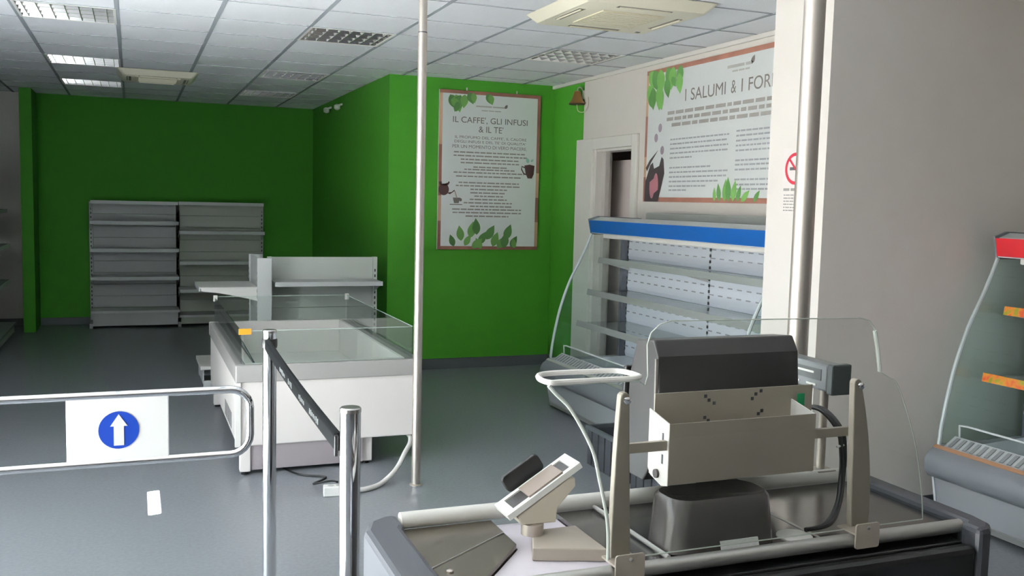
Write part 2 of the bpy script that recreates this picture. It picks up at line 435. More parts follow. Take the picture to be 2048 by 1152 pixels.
# ------------------------------------------------------------------ shelving
M_rail = mat('price_rail', (214, 216, 216), 0.35)
def bay(name, label, loc, rotz, W, Ht, shelves, panels, updepth=0.05, base=None, cat='shelving', group=None, mpan=M_shelf, mshelf=M_shelf_lt, back=True):
    """local: x 0..W along the width, back at y=0, front towards -y"""
    t = thing(name, label, cat, loc, rotz, group)
    K = dict(world=False)
    for x in (0.0, W):
        u = obj('upright', box(x - 0.02, x + 0.02, -updepth, 0.0, 0.03, Ht), mpan, t, bevel=0.002, **K)
        bm = bmesh.new()
        for k in range(int((Ht - 0.2) / 0.05)):
            z = 0.15 + k * 0.05
            bx(bm, x - 0.006, x + 0.006, -updepth - 0.0012, -updepth + 0.0005, z, z + 0.025)
        s = obj('slots', bm, M_slot, u, **K); s['kind'] = 'stuff'
        if base: obj('foot', box(x - 0.018, x + 0.018, -base[1] * 0.96, -0.0, 0.0, 0.06), mpan, t, **K)
    h0 = base[0] if base else 0.1
    n = panels; ph = (Ht - h0) / n
    for k in range(n):
        obj('back_panel', box(0.021, W - 0.021, -updepth + 0.012, -updepth + 0.026, h0 + k * ph + 0.0015, h0 + (k + 1) * ph - 0.0015), mpan, t, bevel=0.002, **K)
    for z, d in shelves:
        s = obj('shelf', box(0.004, W - 0.004, -updepth - d, -updepth, z - 0.012, z), mshelf, t, bevel=0.002, **K)
        obj('price_rail', box(0.004, W - 0.004, -updepth - d - 0.008, -updepth - d, z - 0.036, z + 0.003), M_rail, s, **K)
        for x in (0.003, W - 0.007):
            pr = [(-updepth, z - 0.012), (-updepth - d + 0.01, z - 0.012), (-updepth - d + 0.01, z - 0.032)]
            for q in range(1, 7):
                f = q / 6
                pr.append((-updepth - (d - 0.01) * (1 - f), z - 0.034 - 0.085 * f ** 1.5))
            obj('bracket', prism(pr, YZ, x, x + 0.004), mshelf, s, **K)
    if base:
        b = obj('base_shelf', box(0.0, W, -base[1], -updepth + 0.01, base[0] - 0.03, base[0]), mshelf, t, bevel=0.002, **K)
        obj('kick_plate', box(0.02, W - 0.02, -base[1] + 0.02, -base[1] + 0.03, 0.03, base[0] - 0.03), mpan, t, **K)
    return t
# against the back wall
bay('wall_shelving', 'tall grey shelving bay with pale shelf edges against the dark green back wall', (-0.47, 12.585, 0), 0, 0.99, 1.50,
    [(1.515, 0.24), (1.275, 0.33), (0.945, 0.33), (0.61, 0.36)], 9, base=(0.21, 0.44), group='shelving on the back wall')
t = bay('wall_shelving', 'tall grey shelving bay on the back wall, partly hidden by the low gondola end', (0.52, 12.585, 0), 0, 1.02, 1.50,
    [(1.52, 0.22), (1.165, 0.33), (0.795, 0.36), (0.455, 0.42)], 9, base=(0.14, 0.40), group='shelving on the back wall', mpan=mat('warm_grey_metal', (178, 182, 172), 0.45))
# low gondola behind the freezer, with its end bay
bay('gondola_shelving', 'low pale gondola bay with one shelf, standing before the green corner', (1.115, 8.55, 0), 0, 0.94, 1.085,
    [(0.885, 0.31)], 2, base=(0.18, 0.38), group='low gondola behind the freezer', mpan=mat('pale_gondola', (204, 208, 202), 0.45), mshelf=M_shelf)
bay('gondola_end_shelving', 'end bay of the low gondola with a curved bracket arm pointing at the back shelves', (1.092, 8.83, 0), R(-90), 0.60, 1.09,
    [(0.845, 0.46)], 2, updepth=0.12, base=(0.18, 0.58), group='low gondola behind the freezer', mpan=mat('pale_end_panel', (212, 214, 214), 0.45), mshelf=M_plastic_w)
# along the far left
bay('left_gondola', 'grey gondola with dark shelves, half hidden past the green stub wall', (-1.72, 10.0, 0), R(90), 1.88, 1.40,
    [(1.40, 0.40), (1.02, 0.42), (0.62, 0.42)], 3, base=(0.14, 0.52), mpan=mat('dull_grey_metal', (160, 158, 156), 0.5), mshelf=mat('dull_shelf', (120, 128, 124), 0.5))
for o in C.objects:
    if o.name.startswith('left_gondola'): o.rotation_euler = (0, 0, R(90)); o.location = (-1.75, 10.0, 0)

# ------------------------------------------------------------------ chest freezer
M_fw = mat('freezer_white', (236, 230, 226), 0.35)
M_fr = mat('freezer_trim_grey', (150, 148, 146), 0.35)
M_kick = mat('freezer_kick', (150, 142, 146), 0.5)
M_fglass = glass('freezer_glass', (0.93, 0.965, 0.95), 1.5)
fx0, fx1, fy0, fy1, fz = 0.535, 1.632, 5.54, 7.56, 0.645
fr = thing('chest_freezer', 'white island chest freezer with grey rim and low glass sides', 'freezer', (1.08, 6.5, 0))
w = 0.07
bm = box(fx0 + 0.01, fx1 - 0.01, fy0 + 0.01, fy0 + w, 0.17, 0.55); bx(bm, fx0 + 0.01, fx1 - 0.01, fy1 - w, fy1 - 0.01, 0.17, 0.55)
bx(bm, fx0 + 0.01, fx0 + w, fy0 + w, fy1 - w, 0.17, 0.55); bx(bm, fx1 - w, fx1 - 0.01, fy0 + w, fy1 - w, 0.17, 0.55)
bx(bm, fx0 + w, fx1 - w, fy0 + w, fy1 - w, 0.17, 0.39)
obj('body', bm, M_fw, fr, bevel=0.008)
bm = bmesh.new()
bx(bm, fx0, fx1, fy0, fy0 + 0.045, 0.545, fz)
bx(bm, fx0, fx0 + 0.06, fy0 + 0.045, fy1 - 0.06, 0.545, fz); bx(bm, fx1 - 0.09, fx1, fy0 + 0.045, fy1 - 0.06, 0.545, fz)
obj('rim', bm, M_fr, fr, bevel=0.006)
obj('rear_rim', box(fx0, fx1, fy1 - 0.06, fy1, 0.545, fz), M_fw, fr, bevel=0.006)
bm = bmesh.new()
ix0, ix1, iy0, iy1 = fx0 + 0.062, fx1 - 0.092, fy0 + 0.047, fy1 - 0.062
for a in ((ix0, ix1, iy0, iy0 + 0.02), (ix0, ix1, iy1 - 0.02, iy1), (ix0, ix0 + 0.02, iy0 + 0.02, iy1 - 0.02), (ix1 - 0.02, ix1, iy0 + 0.02, iy1 - 0.02)):
    bx(bm, *a, 0.40, fz + 0.003)
bx(bm, ix0, ix1, iy0, iy1, 0.392, 0.40)
obj('liner', bm, M_plastic_w, fr)
bm = bx(box(fx0 + 0.03, fx0 + 0.085, fy0 + 0.015, fy0 + 0.07, 0.02, 0.17), 0, 0.001, 0, 0.001, 0, 0.001) if False else box(fx0 + 0.025, fx0 + 0.085, fy0 + 0.012, fy0 + 0.07, 0.018, 0.172)
obj('leg', bm, M_fw, fr, bevel=0.004)
for a in ((1.28, 1.345, fy0 + 0.05, fy0 + 0.11), (fx0 + 0.025, fx0 + 0.085, fy1 - 0.12, fy1 - 0.06), (1.28, 1.345, fy1 - 0.12, fy1 - 0.06)):
    obj('leg', box(*a, 0.018, 0.172), M_fw, fr, bevel=0.004)
for a in ((fx0 + 0.055, fy0 + 0.041), (1.312, fy0 + 0.08), (fx0 + 0.055, fy1 - 0.09), (1.312, fy1 - 0.09)):
    obj('foot', lathe([(0.022, 0), (0.022, 0.012), (0.015, 0.02)], *a, 12), M_black, fr, smooth=True)
obj('kick_panel', box(fx0 + 0.085, 1.28, fy0 + 0.022, fy0 + 0.04, 0.025, 0.172), M_kick, fr)
obj('compressor_box', box(fx0 + 0.1, 1.25, fy0 + 0.3, fy1 - 0.3, 0.05, 0.172), M_dark, fr)
obj('corner_post', box(fx0 - 0.004, fx0 + 0.03, fy0 - 0.004, fy0 + 0.01, 0.17, 0.545), M_plastic_w, fr, bevel=0.003)
for k in range(9):
    y = fy0 + 0.35 + k * 0.05
    obj('vent_slot', box(fx0 + 0.0085, fx0 + 0.0105, y, y + 0.02, 0.2, 0.3), M_slot, fr)
gz = 0.838
def pane(*a):
    p = obj('glass_pane', box(*a), M_fglass, fr)
    return p
pane(fx0 + 0.05, fx1 - 0.05, fy0 + 0.030, fy0 + 0.035, fz, gz)
pane(fx0 + 0.05, fx1 - 0.05, fy1 - 0.035, fy1 - 0.030, fz, gz)
pane(fx0 + 0.035, fx0 + 0.040, fy0 + 0.05, fy1 - 0.05, fz, gz)
pane(fx1 - 0.045, fx1 - 0.040, fy0 + 0.05, fy1 - 0.05, fz, gz)
M_gedge = mat('glass_edge', (196, 214, 206), 0.2)
for a in ((fx0 + 0.05, fx1 - 0.05, fy0 + 0.030, fy0 + 0.035), (fx0 + 0.05, fx1 - 0.05, fy1 - 0.035, fy1 - 0.03), (fx1 - 0.045, fx1 - 0.04, fy0 + 0.05, fy1 - 0.05)):
    obj('glass_top_edge', box(*a, gz, gz + 0.003), M_gedge, fr)
obj('dark_guard', prism([(fx0 + 0.048, gz - 0.07), (fx0 + 0.053, gz - 0.07), (fx0 + 0.137, 0.61), (fx0 + 0.131, 0.605)], XZ, fy0 + 0.10, fy1 - 0.12), mat('smoked_guard', (70, 80, 80), 0.25), fr)
for a in ((fx0 + 0.03, fy1 - 0.045), (fx1 - 0.055, fy1 - 0.045)):
    obj('corner_clip', box(a[0], a[0] + 0.03, a[1], a[1] + 0.025, gz - 0.035, gz + 0.012), M_plastic_w, fr, bevel=0.004)
obj('price_tag', box(fx0 + 0.02, fx0 + 0.09, fy0 + 0.024, fy0 + 0.0295, gz - 0.018, gz + 0.016), mat('yellow_sticker', (190, 128, 20), 0.5), fr)['label'] = 'small yellow sticker'

# extension socket and cables on the floor
sk = thing('extension_socket', 'white extension socket lying on the floor before the freezer', 'socket', (1.0, 5.03, 0))
bm = box(0.945, 1.11, 5.0, 5.06, 0.0, 0.055)
bmesh.ops.rotate(bm, cent=(1.0, 5.03, 0), matrix=Matrix.Rotation(R(-8), 3, 'Z'), verts=bm.verts[:])
obj('housing', bm, M_plastic_w, sk, bevel=0.006)
bm = bmesh.new()
for k in range(3):
    lathe([(0.018, 0.0535), (0.018, 0.0562)], 0.985 + 0.045 * k, 5.03 - 0.004 * k, 12, bm)
obj('outlets', bm, mat('outlet_grey', (190, 188, 186), 0.5), sk)
tag(obj('white_cable', tube(smooth_pts([(1.105, 5.02, 0.02), (1.19, 5.04, 0.016), (1.29, 5.12, 0.016), (1.40, 5.22, 0.06), (1.48, 5.33, 0.12), (1.545, 5.45, 0.146), (1.585, 5.60, 0.15), (1.59, 5.75, 0.15)], 6), 0.014, 10), M_plastic_w, smooth=True),
    'thick white cable curving from the floor socket up to the freezer', 'cable')
tag(obj('black_cable', tube(smooth_pts([(1.02, 5.03, 0.072), (1.0, 5.10, 0.06), (0.93, 5.25, 0.007), (1.02, 5.36, 0.007), (0.88, 5.46, 0.007), (0.80, 5.7, 0.007), (0.8, 5.9, 0.02)], 6), 0.006, 8), M_black, smooth=True),
    'thin black cable snaking from the floor socket under the freezer', 'cable')

# ------------------------------------------------------------------ chrome barrier posts
def post(x, y, z, label):
    t = thing('barrier_post', label, 'barrier post', (x, y, 0), 0, 'chrome barrier posts')
    obj('tube', lathe([(0.026, 0.01), (0.026, z - 0.012)], x, y, 28), M_chrome, t, smooth=True)
    obj('cap', lathe([(0.0268, z - 0.012), (0.0268, z - 0.003), (0.024, z)], x, y, 28), mat('satin_cap', (200, 196, 192), 0.25, 1.0), t, smooth=True)
    obj('base_flange', lathe([(0.06, 0), (0.06, 0.006), (0.03, 0.012)], x, y, 28), M_chrome, t, smooth=True)
    return t
p1 = post(0.487, 3.72, 1.10, 'polished chrome barrier post between the arrow gate and the freezer')
p2 = post(0.5, 2.31, 1.094, 'polished chrome barrier post beside the checkout corner')
obj('belt_clamp', lathe([(0.0285, 1.03), (0.030, 1.04), (0.030, 1.06), (0.0285, 1.065)], 0.487, 3.72, 24), M_black, p1, smooth=True)
obj('belt_clip', box(0.464, 0.4745, 2.325, 2.338, 0.965, 1.02), M_black, p2, bevel=0.003)
belt = thing('barrier_belt', 'black barrier bar stretched between the two chrome posts', 'barrier bar', (0.49, 3.0, 0.98))
def belt_pt(f): return Vector((0.475 + 0.0 * f, 3.68 - f * 1.34, 1.045 - 0.045 * f))
prof = rrect(-0.011, 0.011, -0.024, 0.024, 0.010, 4)
bm = bmesh.new(); rings = []
for k in range(9):
    f = k / 8; c = belt_pt(f) + Vector((0, 0, -0.01 * math.sin(PI * f)))
    rings.append([bm.verts.new((c.x + a, c.y, c.z + b)) for a, b in prof])
for A, B in zip(rings, rings[1:]):
    for k in range(len(prof)): bm.faces.new((A[k], A[(k + 1) % len(prof)], B[(k + 1) % len(prof)], B[k]))
bm.faces.new(rings[0]); bm.faces.new(rings[-1][::-1])
bmesh.ops.recalc_face_normals(bm, faces=bm.faces[:])
obj('bar', bm, M_belt, belt, smooth=True)
bm = bmesh.new()                                   # worn, unreadable pale print along the bar
for s0, n in ((0.30, 6), (0.44, 4), (0.60, 5), (0.74, 7)):
    for k in range(n):
        f = s0 + k * 0.016; c = belt_pt(f)
        h = random.choice((0.012, 0.016, 0.018))
        z = c.z - 0.010 * math.sin(PI * f)
        bx(bm, c.x - 0.0118, c.x - 0.0105, c.y - 0.006, c.y + 0.004, z - h / 2, z + h / 2)
obj('worn_print', bm, mat('worn_white_print', (104, 108, 108), 0.6), belt)['kind'] = 'stuff'

# ------------------------------------------------------------------ swing gate
gt = thing('swing_gate', 'chrome swing gate with a white panel and blue arrow sign', 'gate', (-0.80, 3.0, 0))
gy = 3.0; zt, zb, xr, xl, rad = 1.016, 0.812, 0.334, -0.78, 0.06
gp = [(xl, gy, zt)] + [(x, gy, zt) for x in (-0.4, 0.0, xr - rad)]
for k in range(1, 7):
    a = R(90 - 15 * k); gp.append((xr - rad + rad * math.cos(a), gy, zt - rad + rad * math.sin(a)))
for k in range(0, 6):
    a = R(-15 * k); gp.append((xr - rad + rad * math.cos(a), gy, zb + rad + rad * math.sin(a)))
gp += [(xr - rad, gy, zb), (0.0, gy, zb), (-0.4, gy, zb), (xl, gy, zb)]
obj('tube_frame', tube(gp, 0.0118, 14), M_chrome, gt, smooth=True)
obj('pivot_post', lathe([(0.03, 0.0), (0.03, 1.10), (0.02, 1.11)], -0.80, gy, 24), M_chrome, gt, smooth=True)
pn = obj('sign_panel', box(-0.187, 0.095, gy - 0.007, gy + 0.007, zb - 0.004, zt - 0.006), mat('sign_white', (246, 246, 244), 0.3), gt, bevel=0.003)
bm = bmesh.new()
ccx, ccz = -0.045, 0.912
prism([(ccx + 0.056 * math.cos(2 * PI * k / 40), ccz + 0.056 * math.sin(2 * PI * k / 40)) for k in range(40)], XZ, gy - 0.0095, gy - 0.0068, bm)
d = obj('blue_disc', bm, mat('sign_blue', (8, 46, 132), 0.35), pn)
arrow = [(-0.014, -0.046), (0.014, -0.046), (0.014, 0.012), (0.024, 0.012), (0.0, 0.048), (-0.024, 0.012), (-0.014, 0.012)]
obj('white_arrow', prism([(ccx + a, ccz + b) for a, b in arrow], XZ, gy - 0.0112, gy - 0.0094), M_plastic_w, pn)

# ------------------------------------------------------------------ refrigerated multideck cabinets
M_cab = mat('cabinet_grey', (186, 190, 192), 0.4)
M_cabd = mat('bumper_grey', (102, 106, 111), 0.4)
M_cabin = mat('cabinet_interior', (226, 230, 240), 0.4)
M_endg = glass('cabinet_end_glass', (0.86, 0.94, 0.91), 1.5)
M_shg = glass('cabinet_shelf_glass', (0.86, 0.90, 0.88), 1.5)
def multideck(name, label, loc, L, mcan, mstrip, topbox, mendg, shelves, mtank, mline):
    t = thing(name, label, 'display fridge', loc)
    K = dict(world=False)
    E = lambda poly, a, b: prism(poly, XZ, a, b)
    # lower tank with its nose bumper
    obj('tank', E([(-0.79, 0.03), (-0.05, 0.03), (-0.05, 0.34), (-0.72, 0.34), (-0.80, 0.33), (-0.83, 0.24)], -L + 0.02, -0.02), mtank, t, **K)
    obj('nose_bumper', E([(-0.79, 0.385), (-0.815, 0.395), (-0.865, 0.36), (-0.885, 0.32), (-0.88, 0.27), (-0.855, 0.235), (-0.825, 0.225), (-0.80, 0.30)], -L, 0.0), M_cabd, t, smooth=True, **K)
    obj('bumper_strip', E([(-0.834, 0.3865), (-0.815, 0.399), (-0.812, 0.392), (-0.830, 0.380)], -L + 0.001, -0.001), mline, t, **K)
    obj('kick_plate', box(-0.74, -0.72, -L + 0.05, -0.05, 0.0, 0.032), M_dark, t, **K)
    obj('toe_strip', E([(-0.803, 0.03), (-0.79, 0.028), (-0.797, 0.06), (-0.812, 0.062)], -L + 0.03, -0.03), M_alu, t, **K)
    # back wall of perforated panels
    obj('rear_shell', box(-0.13, 0.0, -L + 0.02, -0.02, 0.03, 1.40), M_cab, t, **K)
    cols = 2; rows = [(0.40, 0.68), (0.68, 0.93), (0.93, 1.18), (1.18, 1.375)]
    for c in range(cols):
        y0 = -L + 0.04 + c * (L - 0.08) / cols; y1 = y0 + (L - 0.08) / cols
        for a, b in rows:
            pnl = obj('back_panel', E([(-0.131, a + 0.002), (-0.131, b - 0.002), (-0.150, b - 0.002), (-0.162, a + 0.03), (-0.155, a + 0.002)], y0 + 0.003, y1 - 0.003), M_cabin, t, **K)
            bm = bmesh.new()
            for z in (a + 0.08, a + 0.14):
                if z > b - 0.03: continue
                m = int((y1 - y0) / 0.105)
                for k in range(m):
                    yy = y0 + 0.06 + k * 0.105
                    xs_ = -0.162 + 0.012 * (z - a - 0.03) / (b - a - 0.032)
                    bx(bm, xs_ - 0.0015, xs_ + 0.001, yy, yy + 0.05, z, z + 0.008)
            s = obj('perforations', bm, mat('slot_grey', (150, 152, 160), 0.7), pnl, **K); s['kind'] = 'stuff'
        bm = bmesh.new()
        for k in range(22):
            z = 0.45 + k * 0.041; bx(bm, -0.168, -0.160, y1 - 0.014, y1 - 0.002, z, z + 0.02)
        s = obj('support_slots', bm, M_slot, t, **K); s['kind'] = 'stuff'
    for y in (-0.034, -L + 0.034):
        obj('end_upright', box(-0.215, -0.131, y - 0.016, y + 0.016, 0.40, 1.38), mat('end_upright_grey', (92, 96, 104), 0.5), t, **K)
    # deck
    obj('deck', E([(-0.72, 0.342), (-0.15, 0.342), (-0.15, 0.40), (-0.72, 0.37)], -L + 0.03, -0.03), M_cabin, t, **K)
    gr = obj('deck_grille', E([(-0.795, 0.385), (-0.71, 0.44), (-0.705, 0.433), (-0.78, 0.375)], -L + 0.03, -0.03), mat('deck_grille', (176, 180, 182), 0.5), t, **K)
    bm = bmesh.new()
    m = int(L / 0.045)
    for k in range(m):
        y = -L + 0.05 + k * 0.045
        if y > -0.06: break
        prism([(-0.782, 0.396), (-0.722, 0.4355), (-0.723, 0.4375), (-0.783, 0.398)], XZ, y, y + 0.022, bm)
    s = obj('grille_slots', bm, mat('grille_slot_grey', (128, 132, 132), 0.6), gr, **K); s['kind'] = 'stuff'
    g = obj('wire_guard', tube([(-0.70, -0.05, 0.44), (-0.705, -0.05, 0.50), (-0.705, -0.10, 0.505), (-0.705, -L + 0.10, 0.505), (-0.705, -L + 0.05, 0.50), (-0.70, -L + 0.05, 0.44)], 0.006, 8), mat('guard_wire', (206, 210, 210), 0.35), t, smooth=True, **K)
    obj('guard_sheet', box(-0.707, -0.703, -L + 0.06, -0.06, 0.44, 0.50), M_shg, g, **K)
    # shelves
    for z, xf in shelves:
        sh = obj('shelf', box(xf + 0.01, -0.17, -L + 0.06, -0.06, z - 0.012, z - 0.004), M_shg, t, **K)
        obj('price_strip', E([(xf - 0.004, z - 0.032), (xf + 0.008, z - 0.034), (xf + 0.014, z + 0.012), (xf + 0.004, z + 0.014)], -L + 0.055, -0.055), mstrip, sh, **K)
        for y in (-0.07, -L / 2, -L + 0.07):
            obj('bracket', prism([(-0.166, z - 0.014), (xf + 0.02, z - 0.014), (xf + 0.02, z - 0.028), (-0.166, z - 0.09)], XZ, y - 0.002, y + 0.002), M_alu, sh, **K)
    # canopy
    cn = obj('canopy', E([(-0.475, 1.385), (-0.02, 1.385), (-0.02, 1.50), (-0.40, 1.515), (-0.475, 1.49)], -L, 0.0), M_cab, t, **K)
    obj('canopy_front', E([(-0.482, 1.392), (-0.470, 1.390), (-0.472, 1.487), (-0.502, 1.487)], -L + 0.012, -0.012), mcan, cn, **K)
    for y in (-0.006, -L + 0.006):
        obj('canopy_end_cap', E([(-0.478, 1.375), (-0.03, 1.375), (-0.03, 1.51), (-0.42, 1.522), (-0.505, 1.497)], y - 0.006, y + 0.006), M_cabd, cn, **K)
    obj('lamp_cover', box(-0.42, -0.30, -L + 0.06, -0.10, 1.352, 1.385), M_plastic_w, cn, bevel=0.008, **K)
    if topbox:
        obj('blind_box', box(-0.16, -0.02, -L + 0.02, -0.30, 1.502, 1.56), mat('top_box_grey', (150, 152, 148), 0.5), t, bevel=0.01, **K)
    # curved end walls
    cur = [(-0.474, 1.38), (-0.548, 1.212), (-0.65, 1.014), (-0.722, 0.817), (-0.761, 0.659), (-0.79, 0.5), (-0.80, 0.40)]
    cs = [tuple(p)[:2] for p in smooth_pts([(a, b, 0) for a, b in cur], 4)]
    for y in (-0.012, -L + 0.012):
        e = obj('end_glass', E(cs + [(-0.13, 0.40), (-0.13, 1.38)], y - 0.004, y + 0.004), mendg, t, **K)
        obj('end_edge', tube([(a, y, b) for a, b in cs], 0.011, 8), mat('end_edge_grey', (178, 188, 188), 0.35), e, smooth=True, **K)
        obj('end_foot', E([(-0.83, 0.225), (-0.80, 0.40), (-0.05, 0.40), (-0.05, 0.02), (-0.79, 0.02)], y - 0.007, y + 0.007), M_cab, t, **K)
    return t
M_stripg = mat('grey_price_strip', (122, 126, 124), 0.4)
multideck('display_fridge', 'open display fridge with a blue canopy under the salami poster', (3.845, 6.75, 0), 2.42,
          mat('canopy_blue', (8, 64, 124), 0.35), M_stripg, True, glass('clear_end_glass', (0.90, 0.95, 0.93), 1.45), [(1.185, -0.43), (0.935, -0.52), (0.69, -0.605)], mat('tank_grey', (150, 154, 156), 0.4), M_alu)
def orange_strip():
    m = bpy.data.materials.new('orange_price_strip'); m.use_nodes = True
    nt = m.node_tree; b = nt.nodes['Principled BSDF']; b.inputs['Roughness'].default_value = 0.45
    t = nt.nodes.new('ShaderNodeTexCoord'); n = nt.nodes.new('ShaderNodeTexNoise'); n.inputs['Scale'].default_value = 26
    r = nt.nodes.new('ShaderNodeValToRGB')
    r.color_ramp.elements[0].position = 0.36; r.color_ramp.elements[0].color = (*lin((0.50, 0.50, 0.12)), 1)
    r.color_ramp.elements[1].position = 0.5; r.color_ramp.elements[1].color = (*lin((0.74, 0.45, 0.14)), 1)
    e = r.color_ramp.elements.new(0.66); e.color = (*lin((0.72, 0.28, 0.14)), 1)
    nt.links.new(t.outputs['Object'], n.inputs['Vector']); nt.links.new(n.outputs['Fac'], r.inputs[0]); nt.links.new(r.outputs[0], b.inputs['Base Color'])
    return m
multideck('display_fridge', 'open display fridge with a red canopy and orange price strips beside the grey wall', (4.735, 3.72, 0), 2.42,
          mat('canopy_red', (172, 18, 30), 0.4), orange_strip(), False, M_endg, [(1.115, -0.455), (0.765, -0.575)], mat('tank_grey_shaded', (128, 130, 134), 0.4), mat('brown_line', (150, 112, 84), 0.5))  # tank grey darkened to paint in the shade around this fridge

# dark crates on the floor in front of the blue fridge
def crate(x, y, L, label):
    t = thing('plastic_crate', label, 'crate', (x, y, 0), 0, 'dark crates before the blue fridge')
    D = 0.3
    bm = box(x, x + D, y, y + L, 0.0, 0.02)
    for a in ((x, x + 0.012, y, y + L), (x + D - 0.012, x + D, y, y + L), (x + 0.012, x + D - 0.012, y, y + 0.012), (x + 0.012, x + D - 0.012, y + L - 0.012, y + L)):
        bx(bm, *a, 0.02, 0.22)
    obj('walls', bm, M_char, t)
    bm = bmesh.new()
    for a in ((x - 0.012, x + 0.014, y - 0.012, y + L + 0.012), (x + D - 0.014, x + D + 0.012, y - 0.012, y + L + 0.012), (x + 0.014, x + D - 0.014, y - 0.012, y + 0.014), (x + 0.014, x + D - 0.014, y + L - 0.014, y + L + 0.012)):
        bx(bm, *a, 0.22, 0.245)
    obj('rim', bm, mat('crate_rim', (74, 80, 84), 0.45), t, bevel=0.003)
    for k in range(5):
        yy = y + 0.06 + k * (L - 0.12) / 4
        obj('rib', box(x - 0.008, x + 0.001, yy - 0.006, yy + 0.006, 0.01, 0.22), M_char, t)
crate(2.62, 4.74, 0.46, 'dark grey plastic crate on the floor, farther along the blue fridge')
crate(2.62, 4.18, 0.46, 'dark grey plastic crate on the floor behind the checkout monitor')

# ------------------------------------------------------------------ posters and signs
def text_mesh(s, w=None, h=None, bold=0.0):
    cu = bpy.data.curves.new('lettering', 'FONT'); cu.body = s; cu.size = 1.0; cu.offset = bold
    o = bpy.data.objects.new('lettering', cu); C.objects.link(o)
    dg = bpy.context.evaluated_depsgraph_get(); dg.update()
    me = bpy.data.meshes.new_from_object(o.evaluated_get(dg))
    bpy.data.objects.remove(o); bpy.data.curves.remove(cu)
    xs = [v.co.x for v in me.vertices]; ys = [v.co.y for v in me.vertices]
    x0, x1, y0, y1 = min(xs), max(xs), min(ys), max(ys)
    for v in me.vertices:
        v.co.x = (v.co.x - x0) / (x1 - x0) * w; v.co.y = (v.co.y - y0) / (y1 - y0) * h; v.co.z = 0
    bm = bmesh.new(); bm.from_mesh(me); bpy.data.meshes.remove(me)
    return bm
class Poster:
    """u to the right, v up, d outwards from the board face"""
    def __init__(s, root, fn): s.t = root; s.fn = fn
    def put(s, name, bm, m, d=0.001, parent=None):
        for v in bm.verts: v.co = Vector(s.fn(v.co.x, v.co.y, d + v.co.z))
        return obj(name, bm, m, parent or s.t)
def flat(polys):
    bm = bmesh.new()
    for p in polys: bm.faces.new([bm.verts.new((a, b, 0)) for a, b in p])
    return bm
def words(u0, u1, v, h, rnd, wmin=2.0, wmax=6.0):
    """unreadable small print as word-long dashes"""
    out = []; u = u0
    while u < u1 - h:
        w = min(h * rnd.uniform(wmin, wmax), u1 - u)
        out.append([(u, v), (u + w, v), (u + w, v + h), (u, v + h)])
        u += w + h * 0.7
    return out
def leaf(cx, cy, L, ang, fat=0.3):
    pts = []
    for k in range(9):
        f = k / 8; pts.append((L * f, fat * L * math.sin(PI * f ** 0.8)))
    for k in range(7, 0, -1):
        f = k / 8; pts.append((L * f, -fat * L * math.sin(PI * f ** 0.8)))
    c, s_ = math.cos(ang), math.sin(ang)
    return [(cx + a * c - b * s_, cy + a * s_ + b * c) for a, b in pts]
def circle(cx, cy, rx, ry=None, n=20):
    ry = ry or rx
    return [(cx + rx * math.cos(2 * PI * k / n), cy + ry * math.sin(2 * PI * k / n)) for k in range(n)]
def clip(poly, W_, H_): return [(min(max(a, 0.0), W_), min(max(b, 0.0), H_)) for a, b in poly]
M_board = mat('poster_white', (222, 226, 226), 0.6)
M_wood = mat('poster_wood_border', (124, 82, 68), 0.7, noise=0.25, nscale=6, nstretch=(1, 1, 1))
M_leafA = mat('leaf_print_dark', (62, 104, 48), 0.7)
M_leafB = mat('leaf_print_mid', (92, 138, 66), 0.7)
M_brown = mat('brown_print', (58, 34, 32), 0.7)
def border(P, W_, H_, b, side=True):
    k = 0; x = 0.0; rnd = random.Random(3)
    def plank(a0, a1, b0, b1): P.put('border_plank', flat([[(a0, b0), (a1, b0), (a1, b1), (a0, b1)]]), M_wood if rnd.random() < 0.6 else mat('poster_wood_pale', (176, 142, 116), 0.7), 0.0006)
    plank(0, W_, H_ - b, H_); plank(0, W_, 0, b)
    n = 6
    for i in range(n):
        plank(0, b, b + (H_ - 2 * b) * i / n, b + (H_ - 2 * b) * (i + 1) / n)
        plank(W_ - b, W_, b + (H_ - 2 * b) * i / n, b + (H_ - 2 * b) * (i + 1) / n)
# coffee poster on the green wall
PW, PH = 1.03, 1.50
t = thing('coffee_poster', 'upright poster about coffee, infusions and tea on the green wall', 'poster', (2.675, 8.617, 1.152))
obj('board', box(2.675, 2.675 + PW, 8.600, 8.618, 1.152, 1.152 + PH), M_board, t)
P = Poster(t, lambda u, v, d: (2.675 + u, 8.600 - d, 1.152 + v))
border(P, PW, PH, 0.032)
zu = lambda x: (x - 88) / 630 * PW
zv = lambda y: (1095 - y) / 1005 * PH
rnd = random.Random(11)
bm = text_mesh("IL CAFFE', GLI INFUSI", 0.76, 0.066)
bmesh.ops.translate(bm, verts=bm.verts[:], vec=(0.135, zv(296), 0)); P.put('heading', bm, M_ink)
bm = text_mesh("& IL TE'", 0.25, 0.060)
bmesh.ops.translate(bm, verts=bm.verts[:], vec=(0.395, zv(347), 0)); P.put('heading', bm, M_ink)
for s, y, a, b in (("IL PROFUMO DEL CAFFE', IL CALORE", 392, 185, 632), ("DEGLI INFUSI E DEL TE' DI QUALITA'", 420, 182, 628), ("PER UN MOMENTO DI VERO PIACERE.", 450, 170, 636)):
    bm = text_mesh(s, zu(b) - zu(a), 0.030); bmesh.ops.translate(bm, verts=bm.verts[:], vec=(zu(a), zv(y), 0)); P.put('subheading', bm, M_ink)
polys = []
